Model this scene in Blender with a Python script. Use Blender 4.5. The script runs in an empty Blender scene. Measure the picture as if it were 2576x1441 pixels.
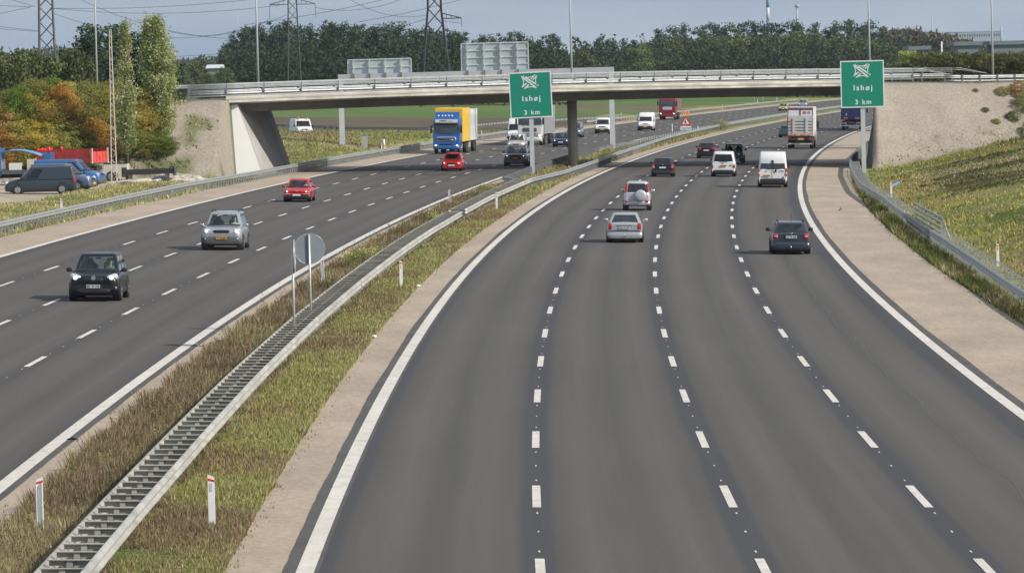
import bpy, bmesh, math, random
import numpy as np
from mathutils import Vector, Matrix
sc = bpy.context.scene
col = sc.collection
# ------------------------------------------------------------------ camera
# The carriageways lie on one gently banked plane (2.5 % fall to the right).
KX, MY = 0.0245, 0.0017
FPX, CX, CY, V0, HC = 12421.0, 1287.5, 720.5, 164.4, 8.6      # focal length etc. for a 2575 px wide frame
TH = math.atan((CY - V0) / FPX)
NP_ = Vector((KX, MY, 1)).normalized()
XP = Vector((1, 0, -KX)).normalized()
YP = NP_.cross(XP).normalized()
CAMPOS = NP_ * HC
fwd = YP * math.cos(TH) - NP_ * math.sin(TH)
up = YP * math.sin(TH) + NP_ * math.cos(TH)
cam = bpy.data.cameras.new('camera')
cam.sensor_width = 36.0
cam.lens = 36.0 * FPX / 2575.0
cam.clip_start = 1.0
cam.clip_end = 30000.0
camo = bpy.data.objects.new('camera', cam)
col.objects.link(camo)
M = Matrix((XP, up, -fwd)).transposed().to_4x4()
M.translation = CAMPOS
camo.matrix_world = M
sc.camera = camo
# ------------------------------------------------------------------ light
SUN_EL, SUN_AZ = math.radians(35), math.radians(115)           # azimuth clockwise from +Y
wd = bpy.data.worlds.new('World'); sc.world = wd; wd.use_nodes = True
nt = wd.node_tree; nt.nodes.clear()
N = nt.nodes.new; LK = nt.links.new
wo = N('ShaderNodeOutputWorld'); bg = N('ShaderNodeBackground'); sky = N('ShaderNodeTexSky')
sky.sky_type = 'NISHITA'; sky.sun_disc = False
sky.sun_elevation = SUN_EL; sky.sun_rotation = SUN_AZ
sky.air_density = 1.0; sky.dust_density = 1.2; sky.ozone_density = 1.6
tc = N('ShaderNodeTexCoord'); mp = N('ShaderNodeMapping'); mp.vector_type = 'POINT'
mp.inputs['Location'].default_value = (0, 0, 0.34)
nz = N('ShaderNodeVectorMath'); nz.operation = 'NORMALIZE'
LK(tc.outputs['Generated'], mp.inputs['Vector']); LK(mp.outputs['Vector'], nz.inputs[0]); LK(nz.outputs[0], sky.inputs[0])
hz = N('ShaderNodeTexNoise'); hz.inputs['Scale'].default_value = 8.0; hz.inputs['Detail'].default_value = 4
mp2 = N('ShaderNodeMapping'); mp2.inputs['Scale'].default_value = (1.0, 1.0, 9.0)
LK(tc.outputs['Generated'], mp2.inputs['Vector']); LK(mp2.outputs['Vector'], hz.inputs['Vector'])
mr = N('ShaderNodeMapRange'); mr.inputs[1].default_value = .3; mr.inputs[2].default_value = .8
mr.inputs[3].default_value = .30; mr.inputs[4].default_value = .92
LK(hz.outputs['Fac'], mr.inputs[0])
mx = N('ShaderNodeMix'); mx.data_type = 'RGBA'
LK(mr.outputs[0], mx.inputs[0]); LK(sky.outputs[0], mx.inputs[6]); mx.inputs[7].default_value = (4.9, 5.4, 5.9, 1)
LK(mx.outputs[2], bg.inputs['Color']); bg.inputs['Strength'].default_value = 0.118
LK(bg.outputs[0], wo.inputs[0])
sl = bpy.data.lights.new('sun', 'SUN'); sl.energy = 4.7; sl.angle = math.radians(0.6); sl.color = (1.0, 0.93, 0.82)
so = bpy.data.objects.new('sun', sl); col.objects.link(so)
sd = Vector((math.sin(SUN_AZ) * math.cos(SUN_EL), math.cos(SUN_AZ) * math.cos(SUN_EL), math.sin(SUN_EL)))
so.rotation_euler = sd.to_track_quat('Z', 'Y').to_euler(); so.location = (0, 0, 80)
sc.view_settings.view_transform = 'Standard'; sc.view_settings.look = 'None'
sc.view_settings.exposure = 0.04; sc.view_settings.gamma = 1.0; sc.view_settings.use_curve_mapping = False
sc.cycles.use_denoising = True
sc.cycles.max_bounces = 6; sc.cycles.transparent_max_bounces = 12
sc.cycles.caustics_reflective = False; sc.cycles.caustics_refractive = False

HAZE = 0.00005
# ------------------------------------------------------------------ places
def P(x, y, h=0.0):
    """road-plane metres -> world, h metres straight up"""
    v = XP * x + YP * y
    return Vector((v.x, v.y, v.z + h))
def at(u, v, h=0.0):
    """ground point (road-plane metres) seen at picture position u, v"""
    a = (u - CX) / FPX; b = (v - CY) / FPX
    fy = math.cos(TH) - b * math.sin(TH); fz = -math.sin(TH) - b * math.cos(TH)
    t = (HC - h) / -fz
    return a * t, fy * t
def hat(v, y):
    """height above the road plane of something seen at row v and distance y"""
    b = (v - CY) / FPX
    fy = math.cos(TH) - b * math.sin(TH); fz = -math.sin(TH) - b * math.cos(TH)
    return HC + fz * y / fy
def xat(u, y):
    return (u - CX) / FPX * y / math.cos(TH)
C1, C2, C3 = -1.333e-4, 1.28675554e-4, -4.1095e-8
def xB(y):
    if y > 1100:
        return xB(1100) + dB(1100) * (y - 1100)
    s = y - 90
    return 4.31 + C1 * s + C2 * s * s + C3 * s ** 3
def dB(y):
    y = min(y, 1100); s = y - 90
    return C1 + 2 * C2 * s + 3 * C3 * s * s
def RX(off, y):
    return xB(y) + off * math.sqrt(1 + dB(y) ** 2)
def RP(off, y, h=0.0):
    return P(RX(off, y), y, h)
def offof(x, y):
    return (x - xB(y)) / math.sqrt(1 + dB(y) ** 2)

# ------------------------------------------------------------------ materials
_mats = {}
def mat(name, c, rough=0.6, metal=0.0, var=0.08, scale=3.0, coat=0.0, spec=0.5, bump=0.0, emit=0.0, c2=None, detail=4):
    if name in _mats: return _mats[name]
    m = bpy.data.materials.new(name); m.use_nodes = True
    t = m.node_tree; b = t.nodes['Principled BSDF']
    no = t.nodes.new('ShaderNodeTexNoise'); no.inputs['Scale'].default_value = scale; no.inputs['Detail'].default_value = detail
    tcn = t.nodes.new('ShaderNodeTexCoord'); t.links.new(tcn.outputs['Object'], no.inputs['Vector'])
    cr = t.nodes.new('ShaderNodeValToRGB')
    a = tuple(max(0, v * (1 - var)) for v in c); d = c2 if c2 else tuple(min(1, v * (1 + var)) for v in c)
    cr.color_ramp.elements[0].position = .32; cr.color_ramp.elements[1].position = .68
    cr.color_ramp.elements[0].color = (*a, 1); cr.color_ramp.elements[1].color = (*d, 1)
    t.links.new(no.outputs['Fac'], cr.inputs[0]); t.links.new(cr.outputs[0], b.inputs['Base Color'])
    b.inputs['Roughness'].default_value = rough; b.inputs['Metallic'].default_value = metal
    b.inputs['Specular IOR Level'].default_value = spec; b.inputs['Coat Weight'].default_value = coat
    b.inputs['Coat Roughness'].default_value = 0.08
    if bump:
        bp = t.nodes.new('ShaderNodeBump'); bp.inputs['Strength'].default_value = bump; bp.inputs['Distance'].default_value = .02
        t.links.new(no.outputs['Fac'], bp.inputs['Height']); t.links.new(bp.outputs[0], b.inputs['Normal'])
    if emit:
        b.inputs['Emission Color'].default_value = (1, .95, .85, 1); b.inputs['Emission Strength'].default_value = emit
    _mats[name] = m
    return m
def leafmat(name, transl=0.35, vmul=1.0):
    """leaf colour from the mesh's own per-leaf colour, varied a little per plant"""
    if name in _mats: return _mats[name]
    m = bpy.data.materials.new(name); m.use_nodes = True
    t = m.node_tree; t.nodes.clear(); n = t.nodes.new; l = t.links.new
    o = n('ShaderNodeOutputMaterial'); at_ = n('ShaderNodeAttribute'); at_.attribute_name = 'leafcol'
    oi = n('ShaderNodeObjectInfo'); hs = n('ShaderNodeHueSaturation')
    r1 = n('ShaderNodeMapRange'); r1.inputs[3].default_value = .75 * vmul; r1.inputs[4].default_value = 1.25 * vmul
    l(oi.outputs['Random'], r1.inputs[0]); l(r1.outputs[0], hs.inputs['Value'])
    r2 = n('ShaderNodeMapRange'); r2.inputs[3].default_value = .488; r2.inputs[4].default_value = .512
    l(oi.outputs['Random'], r2.inputs[0]); l(r2.outputs[0], hs.inputs['Hue'])
    l(at_.outputs['Color'], hs.inputs['Color'])
    d = n('ShaderNodeBsdfDiffuse'); tr = n('ShaderNodeBsdfTranslucent'); mxs = n('ShaderNodeMixShader')
    mxs.inputs[0].default_value = transl
    l(hs.outputs[0], d.inputs[0]); l(hs.outputs[0], tr.inputs[0]); l(d.outputs[0], mxs.inputs[1]); l(tr.outputs[0], mxs.inputs[2])
    l(mxs.outputs[0], o.inputs[0])
    _mats[name] = m
    return m
def glassmat(name='glass', tint=(.62, .72, .68), refl=.10):
    if name in _mats: return _mats[name]
    m = bpy.data.materials.new(name); m.use_nodes = True
    t = m.node_tree; t.nodes.clear(); n = t.nodes.new; l = t.links.new
    o = n('ShaderNodeOutputMaterial'); tr = n('ShaderNodeBsdfTransparent'); g = n('ShaderNodeBsdfGlossy')
    no = n('ShaderNodeTexNoise'); no.inputs['Scale'].default_value = 2.0
    cr = n('ShaderNodeValToRGB'); cr.color_ramp.elements[0].color = (*[v * .92 for v in tint], 1); cr.color_ramp.elements[1].color = (*tint, 1)
    l(no.outputs['Fac'], cr.inputs[0]); l(cr.outputs[0], tr.inputs[0])
    g.inputs['Roughness'].default_value = .04; g.inputs['Color'].default_value = (1, 1, 1, 1)
    fr = n('ShaderNodeFresnel'); fr.inputs['IOR'].default_value = 1.5
    ad = n('ShaderNodeMath'); ad.operation = 'ADD'; ad.inputs[1].default_value = refl
    l(fr.outputs[0], ad.inputs[0])
    mxs = n('ShaderNodeMixShader'); l(ad.outputs[0], mxs.inputs[0]); l(tr.outputs[0], mxs.inputs[1]); l(g.outputs[0], mxs.inputs[2])
    l(mxs.outputs[0], o.inputs[0])
    _mats[name] = m
    return m

# ------------------------------------------------------------------ mesh helpers
class MB:
    def __init__(s): s.v = []; s.f = []; s.mi = []; s.sm = []
    def add(s, vs, fs, mi=0, sm=False):
        b = len(s.v); s.v += [tuple(q) for q in vs]
        for f in fs: s.f.append([b + i for i in f]); s.mi.append(mi); s.sm.append(sm)
        return s
    def box(s, c, d, rot=None, mi=0):
        x, y, z = (q / 2 for q in d)
        vs = [Vector(q) for q in ((-x, -y, -z), (x, -y, -z), (x, y, -z), (-x, y, -z), (-x, -y, z), (x, -y, z), (x, y, z), (-x, y, z))]
        if rot is not None: vs = [rot @ q for q in vs]
        c = Vector(c)
        return s.add([q + c for q in vs], [(0, 3, 2, 1), (4, 5, 6, 7), (0, 1, 5, 4), (1, 2, 6, 5), (2, 3, 7, 6), (3, 0, 4, 7)], mi)
    def tube(s, pts, r, n=6, mi=0, caps=True, sm=True):
        pts = [Vector(p) for p in pts]
        rs = r if isinstance(r, (list, tuple)) else [r] * len(pts)
        rings = []
        for i, p in enumerate(pts):
            d = (pts[min(i + 1, len(pts) - 1)] - pts[max(i - 1, 0)]).normalized()
            a = Vector((0, 0, 1)) if abs(d.z) < .9 else Vector((1, 0, 0))
            e1 = d.cross(a).normalized(); e2 = d.cross(e1).normalized()
            rings.append([p + (e1 * math.cos(2 * math.pi * k / n) + e2 * math.sin(2 * math.pi * k / n)) * rs[i] for k in range(n)])
        return s.loft(rings, mi, caps, sm)
    def loft(s, rings, mi=0, caps=True, sm=True, closed=True):
        n = len(rings[0]); vs = [q for r in rings for q in r]; fs = []
        for i in range(len(rings) - 1):
            for k in range(n if closed else n - 1):
                k2 = (k + 1) % n
                fs.append((i * n + k, i * n + k2, (i + 1) * n + k2, (i + 1) * n + k))
        b = len(s.f)
        s.add(vs, fs, mi, sm)
        if caps and closed:
            o = len(s.v) - len(vs)
            s.f.append([o + k for k in range(n)][::-1]); s.mi.append(mi); s.sm.append(False)
            s.f.append([o + (len(rings) - 1) * n + k for k in range(n)]); s.mi.append(mi); s.sm.append(False)
        return s
    def sell(s, c, d, e=4.0, nu=12, nv=8, mi=0, rot=None):
        """rounded box (superellipsoid)"""
        c = Vector(c); rings = []
        def sp(w, m): return math.copysign(abs(w) ** m, w)
        m = 2.0 / e
        for j in range(nv + 1):
            ph = -math.pi / 2 + math.pi * j / nv
            ring = []
            for i in range(nu):
                th = 2 * math.pi * (i + .5) / nu
                q = Vector((sp(math.cos(ph), m) * sp(math.cos(th), m) * d[0] / 2, sp(math.cos(ph), m) * sp(math.sin(th), m) * d[1] / 2, sp(math.sin(ph), m) * d[2] / 2))
                if rot is not None: q = rot @ q
                ring.append(q + c)
            rings.append(ring)
        return s.loft(rings, mi, False, True)
    def prism(s, poly, x0, x1, axis=0, mi=0):
        """poly in the two other axes, extruded along axis"""
        def mk(a, p):
            q = [0, 0, 0]; q[axis] = a; o = [i for i in range(3) if i != axis]; q[o[0]] = p[0]; q[o[1]] = p[1]; return q
        n = len(poly); vs = [mk(x0, p) for p in poly] + [mk(x1, p) for p in poly]
        fs = [tuple(range(n)), tuple(range(2 * n - 1, n - 1, -1))] + [(k, k + n, (k + 1) % n + n, (k + 1) % n) for k in range(n)]
        return s.add(vs, fs, mi)
    def mesh(s, name, mats):
        me = bpy.data.meshes.new(name)
        me.from_pydata(s.v, [], s.f); me.update()
        for m in (mats if isinstance(mats, (list, tuple)) else [mats]): me.materials.append(m)
        me.polygons.foreach_set('material_index', s.mi); me.polygons.foreach_set('use_smooth', s.sm)
        bm = bmesh.new(); bm.from_mesh(me); bmesh.ops.recalc_face_normals(bm, faces=bm.faces); bm.to_mesh(me); bm.free()
        return me
def link(name, me, parent=None, loc=None, rot=None):
    o = bpy.data.objects.new(name, me); col.objects.link(o)
    if parent is not None: o.parent = parent
    if loc is not None: o.location = loc
    if rot is not None: o.rotation_euler = rot
    return o
def part(name, mb, mats, parent=None, **k):
    return link(name, mb.mesh(name, mats), parent, **k)
def tag(o, label, cat, group=None, kind=None):
    if label: o['label'] = label
    if cat: o['category'] = cat
    if group: o['group'] = group
    if kind: o['kind'] = kind
    return o
def thing(name, label, cat, loc=(0, 0, 0), rotz=0.0, group=None, tilt=False):
    o = bpy.data.objects.new(name, None); o.empty_display_size = .2; col.objects.link(o)
    R_ = Matrix.Rotation(rotz, 3, 'Z')
    if tilt: R_ = Matrix((XP, YP, NP_)).transposed() @ R_
    o.rotation_euler = R_.to_euler(); o.location = loc
    return tag(o, label, cat, group)
def structure(o): o['kind'] = 'structure'; return o
def copytree(o, loc=None, rotz=None, label=None, parent=None):
    c = o.copy(); col.objects.link(c)
    if parent is not None: c.parent = parent
    if loc is not None: c.location = loc
    if rotz is not None: c.rotation_euler = (0, 0, rotz)
    if label: c['label'] = label
    for ch in list(o.children): copytree(ch, parent=c)
    return c
def npmesh(name, V, F, m, colors=None, smooth=False, cname='leafcol'):
    """V (n,3), F (k,3 or 4) arrays, colors per face"""
    me = bpy.data.meshes.new(name); k = F.shape[1]
    me.vertices.add(len(V)); me.vertices.foreach_set('co', V.astype(np.float32).ravel())
    me.loops.add(F.size); me.loops.foreach_set('vertex_index', F.astype(np.int32).ravel())
    me.polygons.add(len(F)); me.polygons.foreach_set('loop_start', np.arange(0, F.size, k, dtype=np.int32))
    me.polygons.foreach_set('loop_total', np.full(len(F), k, dtype=np.int32))
    if smooth: me.polygons.foreach_set('use_smooth', np.ones(len(F), dtype=bool))
    if colors is not None:
        a = me.color_attributes.new(cname, 'FLOAT_COLOR', 'CORNER')
        cc = np.ones((F.size, 4), np.float32); cc[:, :3] = np.repeat(colors, k, axis=0)
        a.data.foreach_set('color', cc.ravel())
    me.update(calc_edges=True); me.validate()
    me.materials.append(m)
    return me
rng = np.random.default_rng(7)
_T = rng.random((256, 256))
def vnoise(x, y, s):
    """smooth value noise 0..1, s = feature size in metres"""
    x = np.asarray(x, float) / s; y = np.asarray(y, float) / s
    xi = np.floor(x).astype(int); yi = np.floor(y).astype(int); fx = x - xi; fy = y - yi
    fx = fx * fx * (3 - 2 * fx); fy = fy * fy * (3 - 2 * fy)
    g = lambda a, b: _T[a % 256, b % 256]
    return (g(xi, yi) * (1 - fx) + g(xi + 1, yi) * fx) * (1 - fy) + (g(xi, yi + 1) * (1 - fx) + g(xi + 1, yi + 1) * fx) * fy
def textmesh(body, size, m, spacing=1.0, bold=0.0, align='CENTER', shear=0.0):
    cu = bpy.data.curves.new('lettering', 'FONT'); cu.body = body; cu.size = size; cu.space_character = spacing
    cu.align_x = align; cu.align_y = 'CENTER'; cu.offset = bold; cu.extrude = .004; cu.resolution_u = 3; cu.shear = shear
    o = bpy.data.objects.new('tmp', cu); col.objects.link(o)
    dg = bpy.context.evaluated_depsgraph_get(); me = bpy.data.meshes.new_from_object(o.evaluated_get(dg))
    bpy.data.objects.remove(o); me.name = 'lettering'
    me.materials.clear(); me.materials.append(m)
    return me
# ================================================================== setting
def lerp_tab(t):
    xs = [a for a, b in t]; ys = [b for a, b in t]
    return lambda y: float(np.interp(y, xs, ys))
BR = lambda x: 400 + 0.7 * x                   # near edge of the bridge deck, road-plane metres
def ztop(x): return 6.024 - .00135 * x - .000275 * x * x
def ground_h(off, x, y):
    """height of the terrain above the road plane"""
    off = np.asarray(off, float); x = np.asarray(x, float); y = np.asarray(y, float)
    h = 0.05 * (vnoise(x, y, 3.1) - .5) + .02
    # verge rising to the right
    r = np.clip(off - 15.0, 0, None)
    rise = np.minimum(r * .205, 3.4 + .02 * r) * (1 + .25 * (vnoise(x, y, 17) - .5)) + .35 * (vnoise(x, y, 9) - .5) * np.clip(r / 5, 0, 1)
    rise *= np.clip((700 - y) / 200, 0.12, 1)
    h = np.where(off > 15.0, h + rise, h)
    # slight swell of the ramp island beyond the bridge on the left
    isl = np.exp(-((off + 47) / 11.0) ** 2) * np.exp(-((y - 520) / 75.0) ** 2) * 1.3
    h = h + np.where(off < -36, isl, 0)
    h = h + np.where(off < -36, .3 * (vnoise(x, y, 8) - .5), 0)
    # embankments carrying the cross road
    s = (y - (410 + .7 * x)) / 1.2207
    top = ztop(np.clip(x, -30, 40)) - .12 - .010 * np.clip(np.abs(x) - 32, 0, 200) + KX * x + MY * y
    dl = np.maximum(np.abs(s) - 8.6, 0)
    dlat = np.where(off < -20, np.clip(off + 36.2, 0, None), np.clip(14.1 - off, 0, None))
    bump = .35 * (vnoise(x, y, 5) - .5) + .2 * (vnoise(x + 9, y, 1.9) - .5)
    e = top - (dl / 1.35 + bump * np.clip(dl, 0, 1)) - dlat * 40.0
    ok = (off < -34.6) | (off > 13.2)
    h = np.where(ok, np.maximum(h, e), h)
    far = np.clip((y - 1500) / 6000, 0, 1)
    return h + far * 0
def col_at(off, x, y, h):
    """real ground colour, linear"""
    n = lambda s, a=0, b=0: vnoise(x + a, y + b, s)[..., None]
    G = np.array([.150, .190, .055]); G2 = np.array([.095, .135, .035]); ST = np.array([.34, .29, .15]); BRN = np.array([.18, .13, .08])
    GRV = np.array([.285, .25, .208]); FLD = np.array([.080, .135, .035]); HEA = np.array([.105, .085, .062])
    a = n(6); b = n(2.3, 31, 7); c_ = n(14, 5, 90)
    c = G * (1 - a) + G2 * a
    c = c * (1 - .55 * (b > .55)) + (.55 * (b > .55)) * ST
    c = np.where(c_ > .62, .6 * c + .4 * BRN, c)
    yy = y[..., None]; oo = off[..., None]; xx = x[..., None]; hh = h[..., None]
    # fields beyond the bridge
    fld = FLD * (.85 + .4 * n(60)) ; fld = np.where(n(23, 4, 4) > .6, fld * .8 + HEA * .3, fld)
    far = (yy > 560) & ((oo < -36) | (oo > 16))
    c = np.where(far, fld, c)
    hea = (oo < -34) & (yy > 655 + 14 * n(30)) & (yy < 790 + 60 * n(40, 3)) & (oo > -150)
    c = np.where(hea, HEA * (.8 + .5 * n(9)), c)
    hea2 = (oo < -34) & (yy > 900 + 60 * n(50)) & (yy < 1050) & (oo > -75)
    c = np.where(hea2, HEA * (1.1 + .5 * n(9)), c)
    c = np.where((yy > 1500), np.array([.07, .11, .04]) * (.8 + .5 * n(160)), c)
    # yellow weeds
    yl = (oo < -33.6) & (oo > -44) & (yy > 640) & (n(11, 60, 60) > .68)
    c = np.where(yl, np.array([.30, .30, .04]), c)
    # bare worksite ground on the left
    prk = (oo < -39.2 - 2.2 * n(7)) & (yy > 288 + 12 * n(9)) & (yy < 374) & (oo > -110)
    c = np.where(prk, np.array([.40, .35, .28]) * (.75 + .4 * n(1.3)) * (.8 + .3 * n(.7, 20, 4)), c)
    dirt = (oo < -34) & (oo > -58) & (yy > 476) & (yy < 520) & (n(9, 7, 3) > .52)
    c = np.where(dirt, np.array([.33, .25, .16]), c)
    ramp = 0
    # gravelled embankment
    s = (yy - (410 + .7 * xx)) / 1.2207
    top = (ztop(np.clip(x, -30, 40)) - .12 - .010 * np.clip(np.abs(x) - 32, 0, 200) + KX * x + MY * y)[..., None]
    dl = np.maximum(np.abs(s) - 8.6, 0); emb = top - dl / 1.35
    isemb = (emb > (np.where(oo > 0, np.clip(oo - 15.5, 0, None) * .17, 0)) + .25) & ((oo < -34.9) | (oo > 13.4)) & (np.abs(s) < 22)
    gcol = GRV * (.86 + .2 * n(1.1)) * (.9 + .2 * n(6))
    veg = ((oo > 26) & (n(2.6, 44) > .60 - .012 * (oo - 26))) | ((oo < -30) & (n(1.3, 9) > .60))
    gcol = np.where(veg, .55 * gcol * .5 + .45 * G2 * 1.0, gcol)
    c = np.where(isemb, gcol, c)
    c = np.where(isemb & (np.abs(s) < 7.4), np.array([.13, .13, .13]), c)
    # shade of the hollows painted into the right verge colour
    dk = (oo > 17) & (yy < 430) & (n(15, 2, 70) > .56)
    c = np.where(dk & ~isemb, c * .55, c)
    return np.clip(c, 0.01, .8)
offs = np.unique(np.round(np.concatenate([
    np.array([-6000, -3500, -2000, -1200, -800, -500, -350, -260, -200, -170, -150, -130]), np.arange(-118, -60, 3.0), np.arange(-60, -33, .9),
    np.array([-36.6, -36.2, -35.9, -34.9, -34.6, -34.3, -33.3, -32.85, -32.6, -30, -22, -14.6, -13.9, -13.6, -13.3, -12.6, -11.9, -11.3, -10.6, -9.9, -9.55, -9.3, -9.0, -4, 0, 6, 11.6, 11.95, 12.2, 12.6, 13.1, 13.2, 13.4, 13.7, 14.1, 14.4]),
    np.arange(15, 62, .9), np.arange(62, 125, 3.0), np.array([130, 150, 170, 200, 260, 350, 500, 800, 1200, 2000, 3500, 6000])]), 2))
ysr = np.concatenate([np.arange(55, 70, 5), np.arange(70, 470, 1.25), np.arange(470, 700, 3), np.arange(700, 1500, 12), np.array([1600, 1750, 2000, 2400, 3000, 4000, 6000, 9000, 14000])])
OO, YY = np.meshgrid(offs, ysr)
xb = np.array([xB(y) for y in ysr])[:, None]; cs = np.array([math.sqrt(1 + dB(y) ** 2) for y in ysr])[:, None]
XX = xb + OO * cs
HH = ground_h(OO, XX, YY)
road = ((OO >= -32.7) & (OO <= -13.8)) | ((OO >= -9.2) & (OO <= 11.8))
HH = np.where(road, -.12, HH)
edge = np.isin(OO, [-32.85, -13.6, -9.3, 11.95]); HH = np.where(edge, -.02, HH)
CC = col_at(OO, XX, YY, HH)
Xc = np.clip(XX, -400, 400); Yc = np.clip(YY, 0, 2000)
ZZ = HH - KX * Xc - MY * Yc                       # world height: the banked plane levels out far away
nx = len(offs); ny = len(ysr)
ii = (np.arange(ny - 1)[:, None] * nx + np.arange(nx - 1)[None, :]).ravel()
FF = np.stack([ii, ii + 1, ii + 1 + nx, ii + nx], 1)
Cf = .25 * (CC[:-1, :-1] + CC[1:, :-1] + CC[:-1, 1:] + CC[1:, 1:]).reshape(-1, 3)
def groundmat():
    m = bpy.data.materials.new('earth_and_turf'); m.use_nodes = True
    t = m.node_tree; b = t.nodes['Principled BSDF']; n = t.nodes.new; l = t.links.new
    a = n('ShaderNodeAttribute'); a.attribute_name = 'leafcol'; tcn = n('ShaderNodeTexCoord')
    n1 = n('ShaderNodeTexNoise'); n1.inputs['Scale'].default_value = 4.5; n1.inputs['Detail'].default_value = 8; n1.inputs['Roughness'].default_value = .75
    l(tcn.outputs['Object'], n1.inputs['Vector'])
    v1 = n('ShaderNodeTexVoronoi'); v1.inputs['Scale'].default_value = 5.0; l(tcn.outputs['Object'], v1.inputs['Vector'])
    r = n('ShaderNodeMapRange'); r.inputs[1].default_value = .3; r.inputs[2].default_value = .7; r.inputs[3].default_value = .74; r.inputs[4].default_value = 1.26
    l(n1.outputs['Fac'], r.inputs[0])
    r2 = n('ShaderNodeMapRange'); r2.inputs[2].default_value = .6; r2.inputs[3].default_value = .85; r2.inputs[4].default_value = 1.12; l(v1.outputs['Distance'], r2.inputs[0])
    mu = n('ShaderNodeMath'); mu.operation = 'MULTIPLY'; l(r.outputs[0], mu.inputs[0]); l(r2.outputs[0], mu.inputs[1])
    vm = n('ShaderNodeVectorMath'); vm.operation = 'SCALE'; l(a.outputs['Color'], vm.inputs[0]); l(mu.outputs[0], vm.inputs['Scale'])
    l(vm.outputs[0], b.inputs['Base Color']); b.inputs['Roughness'].default_value = .95; b.inputs['Specular IOR Level'].default_value = .1
    bp = n('ShaderNodeBump'); bp.inputs['Strength'].default_value = .4; bp.inputs['Distance'].default_value = .05
    l(n1.outputs['Fac'], bp.inputs['Height']); l(bp.outputs[0], b.inputs['Normal'])
    return m
# smooth the macro colours: write them per vertex instead of per face
Vg = np.stack([XX, YY, ZZ], -1).reshape(-1, 3)
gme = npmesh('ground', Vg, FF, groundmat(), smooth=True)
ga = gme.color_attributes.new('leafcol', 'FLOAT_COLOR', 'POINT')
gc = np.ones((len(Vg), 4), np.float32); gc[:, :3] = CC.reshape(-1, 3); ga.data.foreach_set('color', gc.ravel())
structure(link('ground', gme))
def ground_at(x, y):
    """world z of the terrain surface at road-plane x, y"""
    o = offof(x, y)
    h = float(ground_h(np.array([o]), np.array([x]), np.array([y]))[0])
    return h
def G(x, y, dh=0.0):
    return P(x, y, ground_at(x, y) + dh)

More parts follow.
